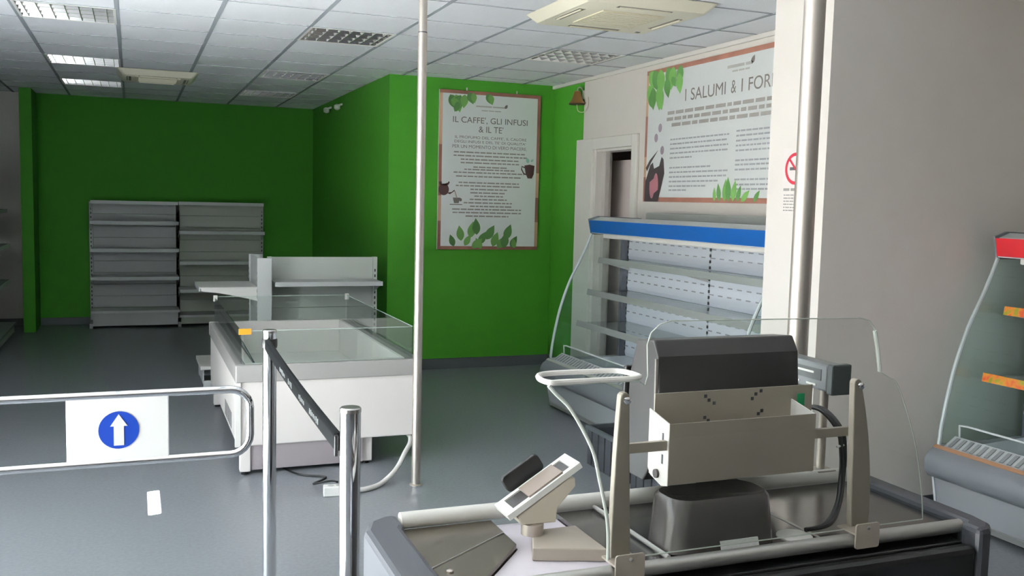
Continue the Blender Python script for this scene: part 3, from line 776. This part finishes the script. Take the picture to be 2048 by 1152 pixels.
for y, a, b in ((480, 180, 625), (502, 178, 640), (525, 222, 590), (546, 222, 588), (572, 300, 510), (588, 245, 560), (608, 180, 625), (632, 195, 600),
                (672, 212, 590), (692, 195, 605), (714, 285, 515), (736, 285, 512), (757, 310, 490), (778, 282, 515), (800, 245, 548), (822, 285, 545), (842, 175, 608), (863, 178, 608), (885, 258, 528)):
    polys += words(zu(a), zu(b), zv(y), 0.013, rnd)
P.put('small_print', flat(polys), M_print)['kind'] = 'stuff'
P.put('logo_lines', flat(words(zu(310), zu(490), zv(188), 0.014, rnd, 8, 12) + words(zu(345), zu(475), zv(212), 0.010, rnd, 4, 8)), mat('pale_print', (170, 168, 164), 0.8))
P.put('logo_leaf', flat([leaf(zu(490), zv(188), 0.045, R(55))]), M_ink)
lv = [(150, 120, .16, -60), (185, 118, .17, -75), (215, 120, .17, -110), (240, 115, .13, -95), (262, 100, .12, -65), (290, 100, .10, -80), (375, 100, .12, -60), (155, 150, .12, -30), (200, 160, .10, -100), (395, 105, .10, -75)]
for i, (x, y, L, a) in enumerate(lv):
    P.put('printed_leaf', flat([clip(leaf(zu(x), zv(y), L, R(a)), PW, PH)]), (M_leafA, M_leafB)[i % 2], 0.0012 + 0.0002 * i)
lb = [(190, 1075, .12, 110), (235, 1040, .15, 100), (255, 1070, .12, 60), (290, 1020, .16, 80), (330, 1000, .16, 95), (345, 1060, .14, 60), (390, 1030, .16, 60), (300, 1085, .14, 40), (430, 1075, .15, 70), (460, 1085, .15, 50), (510, 1030, .16, 70), (500, 1085, .16, 80), (545, 1080, .13, 60), (570, 1085, .10, 100), (360, 1090, .12, 120)]
for i, (x, y, L, a) in enumerate(lb):
    P.put('printed_leaf', flat([clip(leaf(zu(x), zv(y), L, R(a), 0.26), PW, PH)]), (M_leafA, M_leafB)[(i * 5 // 3) % 2], 0.0012 + 0.0002 * i)
# mug with steam at the edge
P.put('printed_mug', flat([[(zu(622), zv(545)), (zu(632), zv(600)), (zu(645), zv(628)), (zu(672), zv(628)), (zu(684), zv(600)), (zu(688), zv(545)), (zu(655), zv(538))]]), M_brown, 0.0013)
hb = tube([Vector((zu(628), zv(560), 0)), Vector((zu(606), zv(552), 0)), Vector((zu(604), zv(570), 0)), Vector((zu(618), zv(596), 0)), Vector((zu(634), zv(604), 0))], 0.006, 6)
for v in hb.verts: v.co.z = v.co.z * 0.1
P.put('printed_handle', hb, M_brown, 0.0016)
P.put('printed_steam', flat([leaf(zu(648), zv(530), 0.06, R(110)), leaf(zu(662), zv(520), 0.04, R(40))]), mat('steam_print', (150, 190, 180), 0.8), 0.0013)
# teapot pouring into a cup
tp = [circle(zu(122), zv(715), 0.052, 0.055), [(zu(138), zv(735)), (zu(170), zv(730)), (zu(186), zv(715)), (zu(190), zv(722)), (zu(160), zv(745))], [(zu(118), zv(682)), (zu(146), zv(672)), (zu(152), zv(662)), (zu(158), zv(670)), (zu(150), zv(685)), (zu(120), zv(694))], [(zu(90), zv(668)), (zu(108), zv(664)), (zu(112), zv(690)), (zu(96), zv(686))]]
P.put('printed_teapot', flat(tp), M_brown, 0.0013)
P.put('printed_cup', flat([[(zu(178), zv(765)), (zu(186), zv(800)), (zu(214), zv(800)), (zu(224), zv(765))], [(zu(160), zv(806)), (zu(236), zv(806)), (zu(236), zv(811)), (zu(160), zv(811))], circle(zu(226), zv(778), 0.013, 0.016, 12)]), M_ink, 0.0013)
P.put('printed_stream', flat([[(zu(186), zv(722)), (zu(192), zv(722)), (zu(206), zv(764)), (zu(198), zv(764))]]), mat('tea_print', (160, 148, 132), 0.8), 0.0013)
for u in (0.27, 0.78):
    obj('hanger', box(2.675 + u - 0.006, 2.675 + u + 0.006, 8.606, 8.614, 1.152 + PH, 1.152 + PH + 0.03), M_alu, t)
# cold cuts poster above the blue fridge
QW, QH = 2.34, 1.035
t = thing('salami_poster', 'wide poster about cured meats on the white wall above the blue fridge', 'poster', (3.85, 6.767, 1.645))
obj('board', box(3.838, 3.858, 6.767 - QW, 6.767, 1.645, 1.645 + QH), M_board, t)
P = Poster(t, lambda u, v, d: (3.838 - d, 6.767 - u, 1.645 + v))
border(P, QW, QH, 0.035)
for wd, u0, u1 in (('I', 0.578, 0.592), ('SALUMI', 0.655, 1.10), ('&', 1.165, 1.225), ('I', 1.285, 1.299), ('FORMAGGI', 1.365, 2.02)):
    bm = text_mesh(wd, u1 - u0, 0.088); bmesh.ops.translate(bm, verts=bm.verts[:], vec=(u0, 0.752, 0)); P.put('heading_word', bm, M_ink)
rnd = random.Random(5); polys = []
for v, a, b in ((0.667, 0.335, 1.95), (0.620, 0.325, 1.95), (0.574, 0.40, 1.95)): polys += words(a, b, v, 0.026, rnd, 2, 5)
P.put('subheading', flat(polys), M_print)
polys = []
for v, b in ((0.470, 1.167), (0.435, 1.14), (0.40, 1.16), (0.365, 1.16), (0.33, 0.70), (0.255, 0.95), (0.22, 1.17), (0.185, 1.15), (0.15, 1.05), (0.115, 0.90), (0.085, 0.66)): polys += words(0.39, b, v, 0.012, rnd)
for v, b in ((0.485, 2.0), (0.452, 1.98), (0.418, 1.98), (0.385, 1.98), (0.352, 1.95), (0.285, 2.0), (0.255, 1.98), (0.222, 1.98), (0.155, 2.0), (0.12, 1.98), (0.09, 1.98)): polys += words(1.25, b, v, 0.012, rnd)
P.put('small_print', flat(polys), mat('pale_grey_print', (150, 152, 156), 0.8))['kind'] = 'stuff'
P.put('logo_lines', flat(words(1.11, 1.40, 0.925, 0.02, rnd, 8, 12) + words(1.17, 1.37, 0.895, 0.012, rnd, 4, 8)), mat('pale_print', (170, 168, 164), 0.8))
P.put('logo_leaf', flat([leaf(1.39, 0.93, 0.06, R(60))]), M_ink)
lv = [(0.03, 1.02, .2, -40), (0.10, 1.03, .2, -60), (0.20, 1.03, .2, -80), (0.30, 1.03, .18, -60), (0.40, 1.03, .18, -100), (0.50, 1.03, .16, -95), (0.03, 0.92, .2, -60), (0.10, 0.90, .18, -85), (0.18, 0.90, .2, -70), (0.30, 0.95, .16, -75), (0.48, 0.97, .16, -80), (0.05, 0.84, .12, -60), (0.20, 0.83, .12, -85), (0.38, 0.95, .1, -50)]
for i, (x, y, L, a) in enumerate(lv):
    P.put('printed_leaf', flat([clip(leaf(x, y, L, R(a)), QW, QH)]), (M_leafB, M_leafA)[i % 2], 0.0012 + 0.0002 * i)
for i, (x, y, L, a) in enumerate([(1.02, 0.01, .10, 95), (1.08, 0.01, .13, 100), (1.14, 0.01, .16, 85), (1.19, 0.01, .17, 95), (1.24, 0.01, .15, 80), (1.29, 0.01, .12, 70), (1.34, 0.01, .12, 40), (1.48, 0.01, .10, 50)]):
    P.put('printed_leaf', flat([clip(leaf(x, y, L, R(a), 0.2), QW, QH)]), (M_leafB, M_leafA)[i % 2], 0.0012 + 0.0002 * i)
for i, (a, b) in enumerate(((0.232, 0.575), (0.176, 0.50), (0.275, 0.40))):
    P.put('printed_slice', flat([circle(a, b, 0.028, 0.034)]), mat('slice_print', (134, 122, 132), 0.8), 0.0014)
P.put('printed_cleaver', flat([[(0.02, 0.0), (0.237, 0.0), (0.32, 0.22), (0.30, 0.33), (0.27, 0.35), (0.24, 0.28), (0.16, 0.26), (0.14, 0.31), (0.10, 0.29), (0.03, 0.16)]]), mat('dark_board_print', (42, 34, 36), 0.7), 0.0013)
P.put('printed_salami', flat([[(p[0] * 0.8 + 0.15 - 0.0, p[1]) for p in [(0.02 + a, 0.125 + b) for a, b in [(0.05 * math.cos(q * PI / 10) + (0.07 if math.sin(q * PI / 10 + 0.6) > 0 else -0.07) * 0.5, 0.10 * math.sin(q * PI / 10)) for q in range(20)]]]]), mat('salami_print', (150, 96, 104), 0.7), 0.0016)
P.put('printed_knife', flat([[(0.03, 0.27), (0.09, 0.33), (0.215, 0.405), (0.20, 0.39), (0.11, 0.31), (0.05, 0.24)]]), mat('dark_board_print', (42, 34, 36), 0.7), 0.0013)
# no smoking sign on the pier face (x = 3.2)
t = thing('no_smoking_sign', 'round red no smoking sign with small print on the white pier', 'sign', (3.2, 4.06, 1.823))
NS = Poster(t, lambda u, v, d: (3.198 - d, 4.06 - u, 1.823 + v))
obj('sheet', box(3.1975, 3.1998, 3.96, 4.16, 1.59, 1.93), mat('sign_sheet', (226, 220, 216), 0.6), t)
bm = bmesh.new(); A = circle(0, 0, 0.083, n=36); B = circle(0, 0, 0.066, n=36)
va = [bm.verts.new((a, b, 0)) for a, b in A]; vb = [bm.verts.new((a, b, 0)) for a, b in B]
for k in range(36): bm.faces.new((va[k], va[(k + 1) % 36], vb[(k + 1) % 36], vb[k]))
M_red = mat('sign_red', (156, 30, 48), 0.5)
NS.put('red_ring', bm, M_red, 0.001)
NS.put('red_bar', flat([[(-0.052, 0.043), (-0.043, 0.052), (0.052, -0.043), (0.043, -0.052)]]), M_red, 0.0014)
NS.put('cigarette', flat([[(-0.045, -0.008), (0.03, -0.008), (0.03, 0.008), (-0.045, 0.008)], [(0.033, -0.008), (0.045, -0.008), (0.045, 0.008), (0.033, 0.008)], leaf(0.036, 0.012, 0.035, R(80), 0.12)]), M_slot, 0.0011)
NS.put('small_print', flat(words(-0.09, 0.09, -0.115, 0.014, rnd, 3, 6) + [q for k in range(6) for q in words(-0.085, 0.085, -0.14 - 0.016 * k, 0.006, rnd)]), M_print, 0.001)['kind'] = 'stuff'

# brass bell by the green corner, two small sensors
t = thing('wall_bell', 'small brass ship bell on a bracket at the green wall end', 'bell', (3.86, 7.96, 2.6))
bxc, byc = 3.79, 7.96
obj('bell_cup', lathe([(0.012, 2.645), (0.03, 2.635), (0.04, 2.60), (0.05, 2.565), (0.072, 2.535), (0.078, 2.528), (0.074, 2.526)], bxc, byc, 24), mat('brass', (138, 106, 62), 0.4, 0.9), t, smooth=True)
obj('rim_shadow', lathe([(0.07, 2.518), (0.074, 2.5265)], bxc, byc, 24), mat('dark_brass', (52, 40, 22), 0.5, 0.6), t, smooth=True)
obj('bracket', tube(smooth_pts([(3.858, byc, 2.62), (3.83, byc, 2.67), (3.80, byc, 2.672), (bxc, byc, 2.645)], 5), 0.006, 8), M_alu, t, smooth=True)
obj('wall_plate', box(3.848, 3.859, byc - 0.02, byc + 0.02, 2.57, 2.65), M_alu, t, bevel=0.003)
obj('pull_rope', tube(smooth_pts([(bxc, byc, 2.52), (3.80, byc - 0.01, 2.46), (3.83, byc - 0.07, 2.45), (3.845, byc - 0.12, 2.50), (3.845, byc - 0.12, 2.58)], 5), 0.004, 6), mat('rope', (190, 184, 160), 0.8), t, smooth=True)
for y, z, lb in ((11.36, 2.66, 'tiny white ceiling-height sensor on the green side wall, deeper into the corner'), (10.73, 2.645, 'tiny white ceiling-height sensor on the green side wall, nearer the poster corner')):
    t = thing('wall_sensor', lb, 'sensor', (2.2, y, z), 0, 'sensors on the green side wall')
    obj('mount', tube([(2.199, y, z + 0.02), (2.15, y, z)], 0.012, 8), M_plastic_w, t, smooth=True)
    obj('head', lathe([(0.012, z - 0.05), (0.035, z - 0.035), (0.035, z + 0.0), (0.015, z + 0.015)], 2.14, y, 14), M_plastic_w, t, smooth=True)

# ------------------------------------------------------------------ checkout counter
TZ = 0.85
ck = thing('checkout_counter', 'dark checkout counter with steel worktop, pale rails and rubber bumpers', 'counter', (1.2, 1.88, 0))
obj('cabinet', box(0.575, 1.86, 1.70, 2.085, 0.08, 0.825), M_dark, ck)
obj('plinth', box(0.62, 1.82, 1.75, 2.05, 0.0, 0.08), M_black, ck)
obj('front_panel', box(0.565, 1.852, 1.655, 1.70, 0.10, 0.826), M_black, ck, bevel=0.004)
obj('worktop', box(0.965, 1.872, 1.702, 2.078, 0.826, TZ), M_wt, ck)
obj('worktop_seam', box(1.478, 1.486, 1.705, 2.076, TZ, TZ + 0.0012), M_alu, ck)
obj('divider_rod', tube([(1.067, 1.712, TZ + 0.008), (1.067, 2.07, TZ + 0.008)], 0.0055, 8), M_alu, ck, smooth=True)
def slab(name, poly, z0, z1, m, **k): return obj(name, prism(poly, XY, z0, z1), m, ck, **k)
slab('steel_plate', [(0.566, 1.826), (0.79, 1.984), (0.79, 2.070), (0.566, 2.070)], 0.826, TZ + 0.002, M_plate)
slab('steel_plate', [(0.566, 1.704), (0.622, 1.704), (0.79, 1.905), (0.79, 1.981), (0.566, 1.823)], 0.826, TZ + 0.001, M_plate)
slab('divider_strip', [(0.566, 1.8232), (0.79, 1.9812), (0.79, 1.9838), (0.566, 1.8258)], 0.826, TZ + 0.003, M_alu)
slab('white_belt', [(0.626, 1.704), (0.962, 1.704), (0.962, 2.070), (0.794, 2.070), (0.794, 1.905)], 0.826, TZ - 0.012, mat('white_belt', (214, 208, 216), 0.45))
obj('plate_bolt', lathe([(0.008, TZ), (0.008, TZ + 0.004), (0.005, TZ + 0.006)], 0.60, 1.80, 10), M_steel, ck, smooth=True)
obj('front_rail', tube([(0.57, 1.6865, 0.852), (1.872, 1.6865, 0.852)], 0.0165, 14), M_alu, ck, smooth=True)
obj('back_rail', tube([(0.572, 2.092, 0.866), (1.885, 2.092, 0.866)], 0.02, 14), mat('pale_rail', (222, 220, 214), 0.4), ck, smooth=True)
slab('bumper', [(0.47, 1.62), (0.475, 2.04), (0.498, 2.10), (0.54, 2.128), (0.572, 2.13), (0.572, 2.05), (0.563, 2.03), (0.562, 1.70), (0.562, 1.60), (0.49, 1.60)], 0.70, 0.872, M_char, bevel=0.015)
slab('bumper', [(1.886, 2.118), (1.925, 2.10), (1.942, 2.06), (1.938, 1.70), (1.925, 1.64), (1.895, 1.615), (1.855, 1.61), (1.855, 1.665), (1.876, 1.68), (1.876, 2.07)], 0.70, 0.868, M_char, bevel=0.015)
obj('front_fender', box(0.562, 1.855, 1.612, 1.655, 0.60, 0.826), M_black, ck, bevel=0.015)
obj('cable_cap', lathe([(0.042, TZ), (0.042, TZ + 0.003), (0.036, TZ + 0.006)], 1.43, 1.752, 24), M_plastic_w, ck, smooth=True)

# clear screen clamped to the front rail
M_acr = glass('clear_acrylic', (0.955, 0.965, 0.955), 1.4)
M_acre = mat('acrylic_edge', (198, 204, 196), 0.25)
sc = thing('checkout_screen', 'clear acrylic screen with curved edges clamped to the checkout rail', 'screen', (1.3, 1.70, 0.85))
gl = [(0.915, 0.872), (0.911, 0.954), (0.888, 1.051), (0.869, 1.115), (0.821, 1.196), (0.785, 1.232), (0.768, 1.25)]
gl = [tuple(p)[:2] for p in smooth_pts([(a, b, 0) for a, b in gl], 4)]
gr_ = [(1.612, 1.24), (1.640, 1.226), (1.672, 1.201), (1.729, 1.074), (1.761, 0.95), (1.772, 0.872)]
gr_ = [tuple(p)[:2] for p in smooth_pts([(a, b, 0) for a, b in gr_], 4)]
top = [(0.973, 1.25), (0.988, 1.24), (0.994, 1.26), (0.990, 1.325), (0.998, 1.350), (1.018, 1.367), (1.045, 1.374), (1.545, 1.369), (1.572, 1.362), (1.588, 1.345), (1.600, 1.30)]
outline = gl + top + gr_
obj('pane', prism(outline, XZ, 1.702, 1.708), M_acr, sc)
ed = gl + top + gr_
obj('polished_edge', tube([(a, 1.705, b) for a, b in ed], 0.0014, 6, closed=True), M_acre, sc, smooth=True)
obj('wing_edge', tube([(a, 1.705, b) for a, b in gl], 0.004, 8), M_acre, sc, smooth=True)
obj('edge_glint', tube([(1.590, 1.705, 1.338), (1.60, 1.705, 1.30), (1.612, 1.705, 1.242)], 0.0048, 8), M_acre, sc, smooth=True)
def bracket(x0, x1, xt0, xt1, zt, curve):
    L = []
    n = 8
    for k in range(n + 1):
        f = k / n; z = 0.872 + (zt - 0.872) * f
        L.append((x0 + (xt0 - x0) * (f ** (2.2 if curve < 0 else 0.9)), z))
    Rr = []
    for k in range(n + 1):
        f = k / n; z = 0.872 + (zt - 0.872) * f
        Rr.append((x1 + (xt1 - x1) * (f ** (2.2 if curve > 0 else 0.9)), z))
    c = (xt0 + xt1) / 2; r = (xt1 - xt0) / 2
    arc = [(c + r * math.cos(PI - PI * k / 6), zt + r * math.sin(PI - PI * k / 6)) for k in range(1, 6)]
    poly = L + arc + Rr[::-1]
    b = obj('bracket', prism(poly, XZ, 1.7095, 1.728), M_greym, sc, bevel=0.003)
    obj('screw', lathe([(0.008, 0), (0.008, 0.004), (0.004, 0.007)], 0, 0, 12), M_chrome, b, world=False, smooth=True)
    s = b.children[0]; s.rotation_euler = (R(90), 0, 0); s.location = Vector((c, 1.7015, zt - 0.004)) - Vector(sc['_o'])
    return b
bracket(0.924, 0.972, 0.934, 0.956, 1.215, -1)
bracket(1.558, 1.612, 1.544, 1.566, 1.215, 1)
for x in (0.912, 1.533):
    cl = obj('clamp', prism(rrect(x, x + 0.068, 0.838, 0.896, 0.006), XZ, 1.664, 1.6685), M_greym, sc)
    obj('clamp_top', box(x, x + 0.068, 1.6685, 1.728, 0.870, 0.8745), M_greym, sc)
    obj('clamp_screw', lathe([(0.004, 0), (0.004, 0.003), (0.002, 0.004)], 0, 0, 10), M_alu, cl, world=False, smooth=True)
    s = cl.children[0]; s.rotation_euler = (R(90), 0, 0); s.location = Vector((x + 0.034, 1.664, 0.886)) - Vector(sc['_o'])
hoop = smooth_pts([(0.772, 1.705, 1.256), (0.80, 1.705, 1.256), (0.90, 1.705, 1.256), (0.965, 1.706, 1.256), (0.985, 1.73, 1.256), (0.97, 1.79, 1.256), (0.90, 1.80, 1.256), (0.81, 1.80, 1.256), (0.778, 1.78, 1.256), (0.765, 1.735, 1.256)], 5, closed=True)
obj('carrier_hoop', tube(hoop, 0.0058, 8, closed=True), mat('white_wire', (236, 234, 228), 0.35), sc, smooth=True)

# open metal tray held between the brackets
tr = thing('paper_tray', 'open grey metal tray hung between the screen brackets', 'tray', (1.32, 1.86, 0.98))
tx0, tx1, ty0, ty1 = 1.122, 1.53, 1.818, 1.91
obj('front_plate', box(tx0, tx1, ty0, ty0 + 0.003, 0.981, 1.122), M_greym, tr)
sidep = [(ty0 + 0.0032, 0.978), (ty0 + 0.0032, 1.122), (ty1, 1.14), (ty1, 1.0), (ty1 - 0.012, 0.985), (ty0 + 0.03, 0.972)]
M_tray_lit = mat('tray_lit_side', (224, 220, 216), 0.4)  # side light painted in: these plates are paler than the front
sp = obj('side_plate', prism(sidep, YZ, tx0, tx0 + 0.003), M_tray_lit, tr)
obj('side_plate', prism(sidep, YZ, tx1 - 0.003, tx1), M_tray_lit, tr)
obj('bottom_plate', box(tx0 + 0.003, tx1 - 0.003, ty0 + 0.0032, ty1, 0.985, 0.988), M_greym, tr)
bp_ = obj('back_plate', box(1.136, 1.592, ty1 + 0.0005, ty1 + 0.0045, 0.99, 1.173), M_greym, tr)
obj('lock_knob', tube([(tx0 - 0.006, 1.866, 0.996), (tx0 + 0.0005, 1.866, 0.996)], 0.0105, 14), mat('dark_knob', (52, 40, 40), 0.4), sp)
for z in (1.035, 1.085):
    obj('slot_cut', box(tx0 - 0.0006, tx0 + 0.0005, 1.842, 1.849, z - 0.011, z + 0.011), M_slot, sp)
for x, z in ((1.275, 1.16), (1.285, 1.150), (1.30, 1.142), (1.41, 1.147), (1.42, 1.158), (1.435, 1.165), (1.275, 1.108), (1.285, 1.10), (1.43, 1.108), (1.44, 1.115)):
    obj('screw_hole', box(x - 0.004, x + 0.004, ty1 - 0.0003, ty1 + 0.001, z - 0.004, z + 0.004), M_slot, bp_)
obj('green_sticker', box(1.545, 1.568, ty1 - 0.0004, ty1 + 0.001, 1.118, 1.152), mat('green_sticker', (26, 150, 96), 0.5), bp_)['label'] = 'green sticker on the back plate'
obj('support_bar', prism([(0.954, 1.7285), (0.967, 1.7285), (1.006, 1.826), (1.1215, 1.826), (1.1215, 1.838), (0.994, 1.838)], XY, 1.060, 1.082), M_greym, tr)
obj('support_bar', prism([(1.596, 1.7285), (1.608, 1.7285), (1.660, 1.838), (1.5305, 1.838), (1.5305, 1.826), (1.640, 1.826)], XY, 1.058, 1.080), M_greym, tr)

# till monitor
mo = thing('till_monitor', 'bulky charcoal till monitor seen from behind above the tray', 'monitor', (1.4, 2.05, TZ))
def mfn(p, tt): return (tt, p[0], p[1])
obj('shell', prism([(1.985, 1.00), (1.985, 1.145), (1.995, 1.245), (2.02, 1.283), (2.10, 1.275), (2.135, 1.18), (2.15, 0.93), (2.14, 0.92), (2.05, 0.92)], mfn, 1.19, 1.61), M_dark, mo, bevel=0.004)
obj('rear_hump', prism([(1.972, 1.02), (1.965, 1.12), (1.984, 1.16), (1.984, 1.0)], mfn, 1.25, 1.56), M_black, mo, bevel=0.008)
obj('side_bezel', prism([(2.136, 1.20), (2.150, 1.20), (2.172, 0.93), (2.156, 0.92)], mfn, 1.18, 1.62), M_black, mo, bevel=0.004)
obj('side_rib', prism([(1.984, 1.0), (1.992, 1.24), (1.998, 1.24), (1.992, 1.0)], mfn, 1.183, 1.1895), mat('rib_grey', (112, 106, 104), 0.4), mo)
obj('neck', tube([(1.42, 2.046, 0.9005), (1.42, 2.06, 0.93)], 0.02, 16), M_black, mo, smooth=True)
obj('rail_foot', box(1.36, 1.48, 2.01, 2.070, TZ + 0.0005, 0.90), M_black, mo, bevel=0.004)

# dark plastic base with a white label
bs = thing('printer_base', 'dark tapered plastic base with a white label on the worktop', 'stand', (1.19, 1.85, TZ))
bm = bmesh.new()
rings = []
for z, x0, x1, y0, y1, r in ((TZ + 0.0015, 1.080, 1.368, 1.718, 1.86, 0.05), (0.90, 1.094, 1.374, 1.736, 1.875, 0.05), (0.950, 1.110, 1.380, 1.756, 1.89, 0.05), (0.958, 1.118, 1.372, 1.764, 1.882, 0.045), (0.944, 1.14, 1.352, 1.785, 1.86, 0.035)):
    rings.append([bm.verts.new((a, b, z)) for a, b in rrect(x0, x1, y0, y1, r, 6)])
for A, B in zip(rings, rings[1:]):
    n = len(A)
    for k in range(n): bm.faces.new((A[k], A[(k + 1) % n], B[(k + 1) % n], B[k]))
bm.faces.new(rings[0][::-1]); bm.faces.new(rings[-1])
bmesh.ops.recalc_face_normals(bm, faces=bm.faces[:])
obj('cone', bm, mat('dark_gloss_plastic', (64, 60, 58), 0.22), bs, smooth=True)
obj('label_plate', prism([(1.7155, 0.8535), (1.7185, 0.8535), (1.7257, 0.8735), (1.7227, 0.8735)], lambda p, tt: (tt, p[0], p[1]), 1.205, 1.305), mat('label_white', (226, 228, 226), 0.4, noise=0.06, nscale=80), bs)

# customer display and cables
dp = thing('customer_display', 'grey customer display with dark end cap behind the till monitor', 'display', (1.80, 2.09, 0.88))
obj('case', box(1.778, 1.836, 2.075, 2.36, 1.110, 1.186), mat('display_grey', (104, 106, 108), 0.4), dp, bevel=0.006)
obj('end_cap', box(1.775, 1.840, 2.050, 2.0745, 1.105, 1.190), mat('dark_cap', (58, 66, 66), 0.3), dp, bevel=0.004)
obj('screen', box(1.7765, 1.778, 2.10, 2.33, 1.138, 1.170), mat('display_glass', (88, 90, 90), 0.15), dp)
for k, (y0, y1, z) in enumerate(((2.12, 2.16, 1.124), (2.19, 2.23, 1.124), (2.13, 2.21, 1.158), (2.24, 2.31, 1.148))):
    obj('face_mark', box(1.7755, 1.7772, y0, y1, z - 0.003, z + 0.003), M_plastic_w, dp)
obj('stalk', tube([(1.80, 2.11, 0.8845), (1.80, 2.11, 1.110)], 0.012, 12), M_greym, dp, smooth=True)
obj('stalk_foot', box(1.77, 1.83, 2.08, 2.135, 0.8765, 0.8845), M_greym, dp)
cb = thing('cable_bundle', 'pair of black cables looping from behind the tray to the worktop', 'cable', (1.5, 1.77, TZ))
for q, dx in enumerate((0.0, 0.013)):
    obj('cable', tube(smooth_pts([(1.60 + dx, 1.98, 1.10), (1.625 + dx, 1.92, 1.105), (1.648 + dx, 1.875, 1.06), (1.655 + dx * 0.8, 1.865, 1.0), (1.648 + dx * 0.6, 1.855, 0.94), (1.61 + dx * 0.6, 1.82, 0.888), (1.53 + dx, 1.765, 0.8645), (1.462, 1.752, 0.863)], 6), 0.0058, 8), M_black, cb, smooth=True)
obj('cable_tie', tube([(1.640, 1.866, 1.02), (1.678, 1.866, 1.025)], 0.0032, 6), M_plastic_w, cb)

# card terminal cradle on its arm
tm = thing('card_terminal', 'white tilted card terminal cradle with a dark reader', 'card terminal', (0.815, 1.90, TZ))
obj('arm_beam', prism([(0.797, 1.83), (0.95, 1.775), (0.95, 1.935), (0.84, 1.935)], XY, 0.8385, 0.868), M_greym, tm, bevel=0.003)
obj('neck', lathe([(0.026, 0.868), (0.026, 0.8935)], 0.832, 1.915, 24), M_steel, tm, smooth=True)
ang = math.atan2(0.108, 0.176)
ca, sa = math.cos(ang), math.sin(ang)
def tilt(a, b, c):      # a along the slope, b across (towards +y), c out of the plate
    return (0.772 + a * ca - c * sa, 1.90 + b, 0.908 + a * sa + c * ca)
def tbox(a0, a1, b0, b1, c0, c1):
    bm = box(a0, a1, b0, b1, c0, c1)
    for v in bm.verts: v.co = Vector(tilt(*v.co))
    return bm
obj('holder', prism([(0.80, 0.894), (0.885, 0.892), (0.888, 0.925), (0.932, 0.972), (0.93, 0.992), (0.915, 0.992), (0.79, 0.914)], XZ, 1.902, 1.945), mat('holder_cream', (206, 198, 182), 0.5), tm, bevel=0.003)
bm = tbox(0.0, 0.205, 0.0, 0.013, 0.0, 0.014)
for a in ((0.0, 0.205, 0.070, 0.082, 0.0, 0.014), (0.0, 0.022, 0.013, 0.070, 0.0, 0.014), (0.183, 0.205, 0.013, 0.070, 0.0, 0.014), (0.022, 0.183, 0.013, 0.070, 0.0, 0.004)):
    b2 = tbox(*a); me = bpy.data.meshes.new('x'); b2.to_mesh(me); b2.free(); bm.from_mesh(me); bpy.data.meshes.remove(me)
obj('cradle_frame', bm, mat('cradle_white', (236, 236, 232), 0.4), tm)
obj('reader', tbox(0.024, 0.181, 0.015, 0.068, 0.004, 0.011), M_dark, tm)
obj('reader_cover', tbox(0.065, 0.160, 0.006, 0.068, 0.0145, 0.019), mat('taupe_cover', (118, 106, 98), 0.4), tm)
bm = prism(rrect(0.045, 0.150, 0.0, 0.045, 0.012), lambda p, tt: tilt(p[0], tt, p[1] + 0.006), 0.095, 0.108)
obj('privacy_shield', bm, M_black, tm, bevel=0.003)

# remove helper properties
for o in C.objects:
    if '_o' in o: del o['_o']
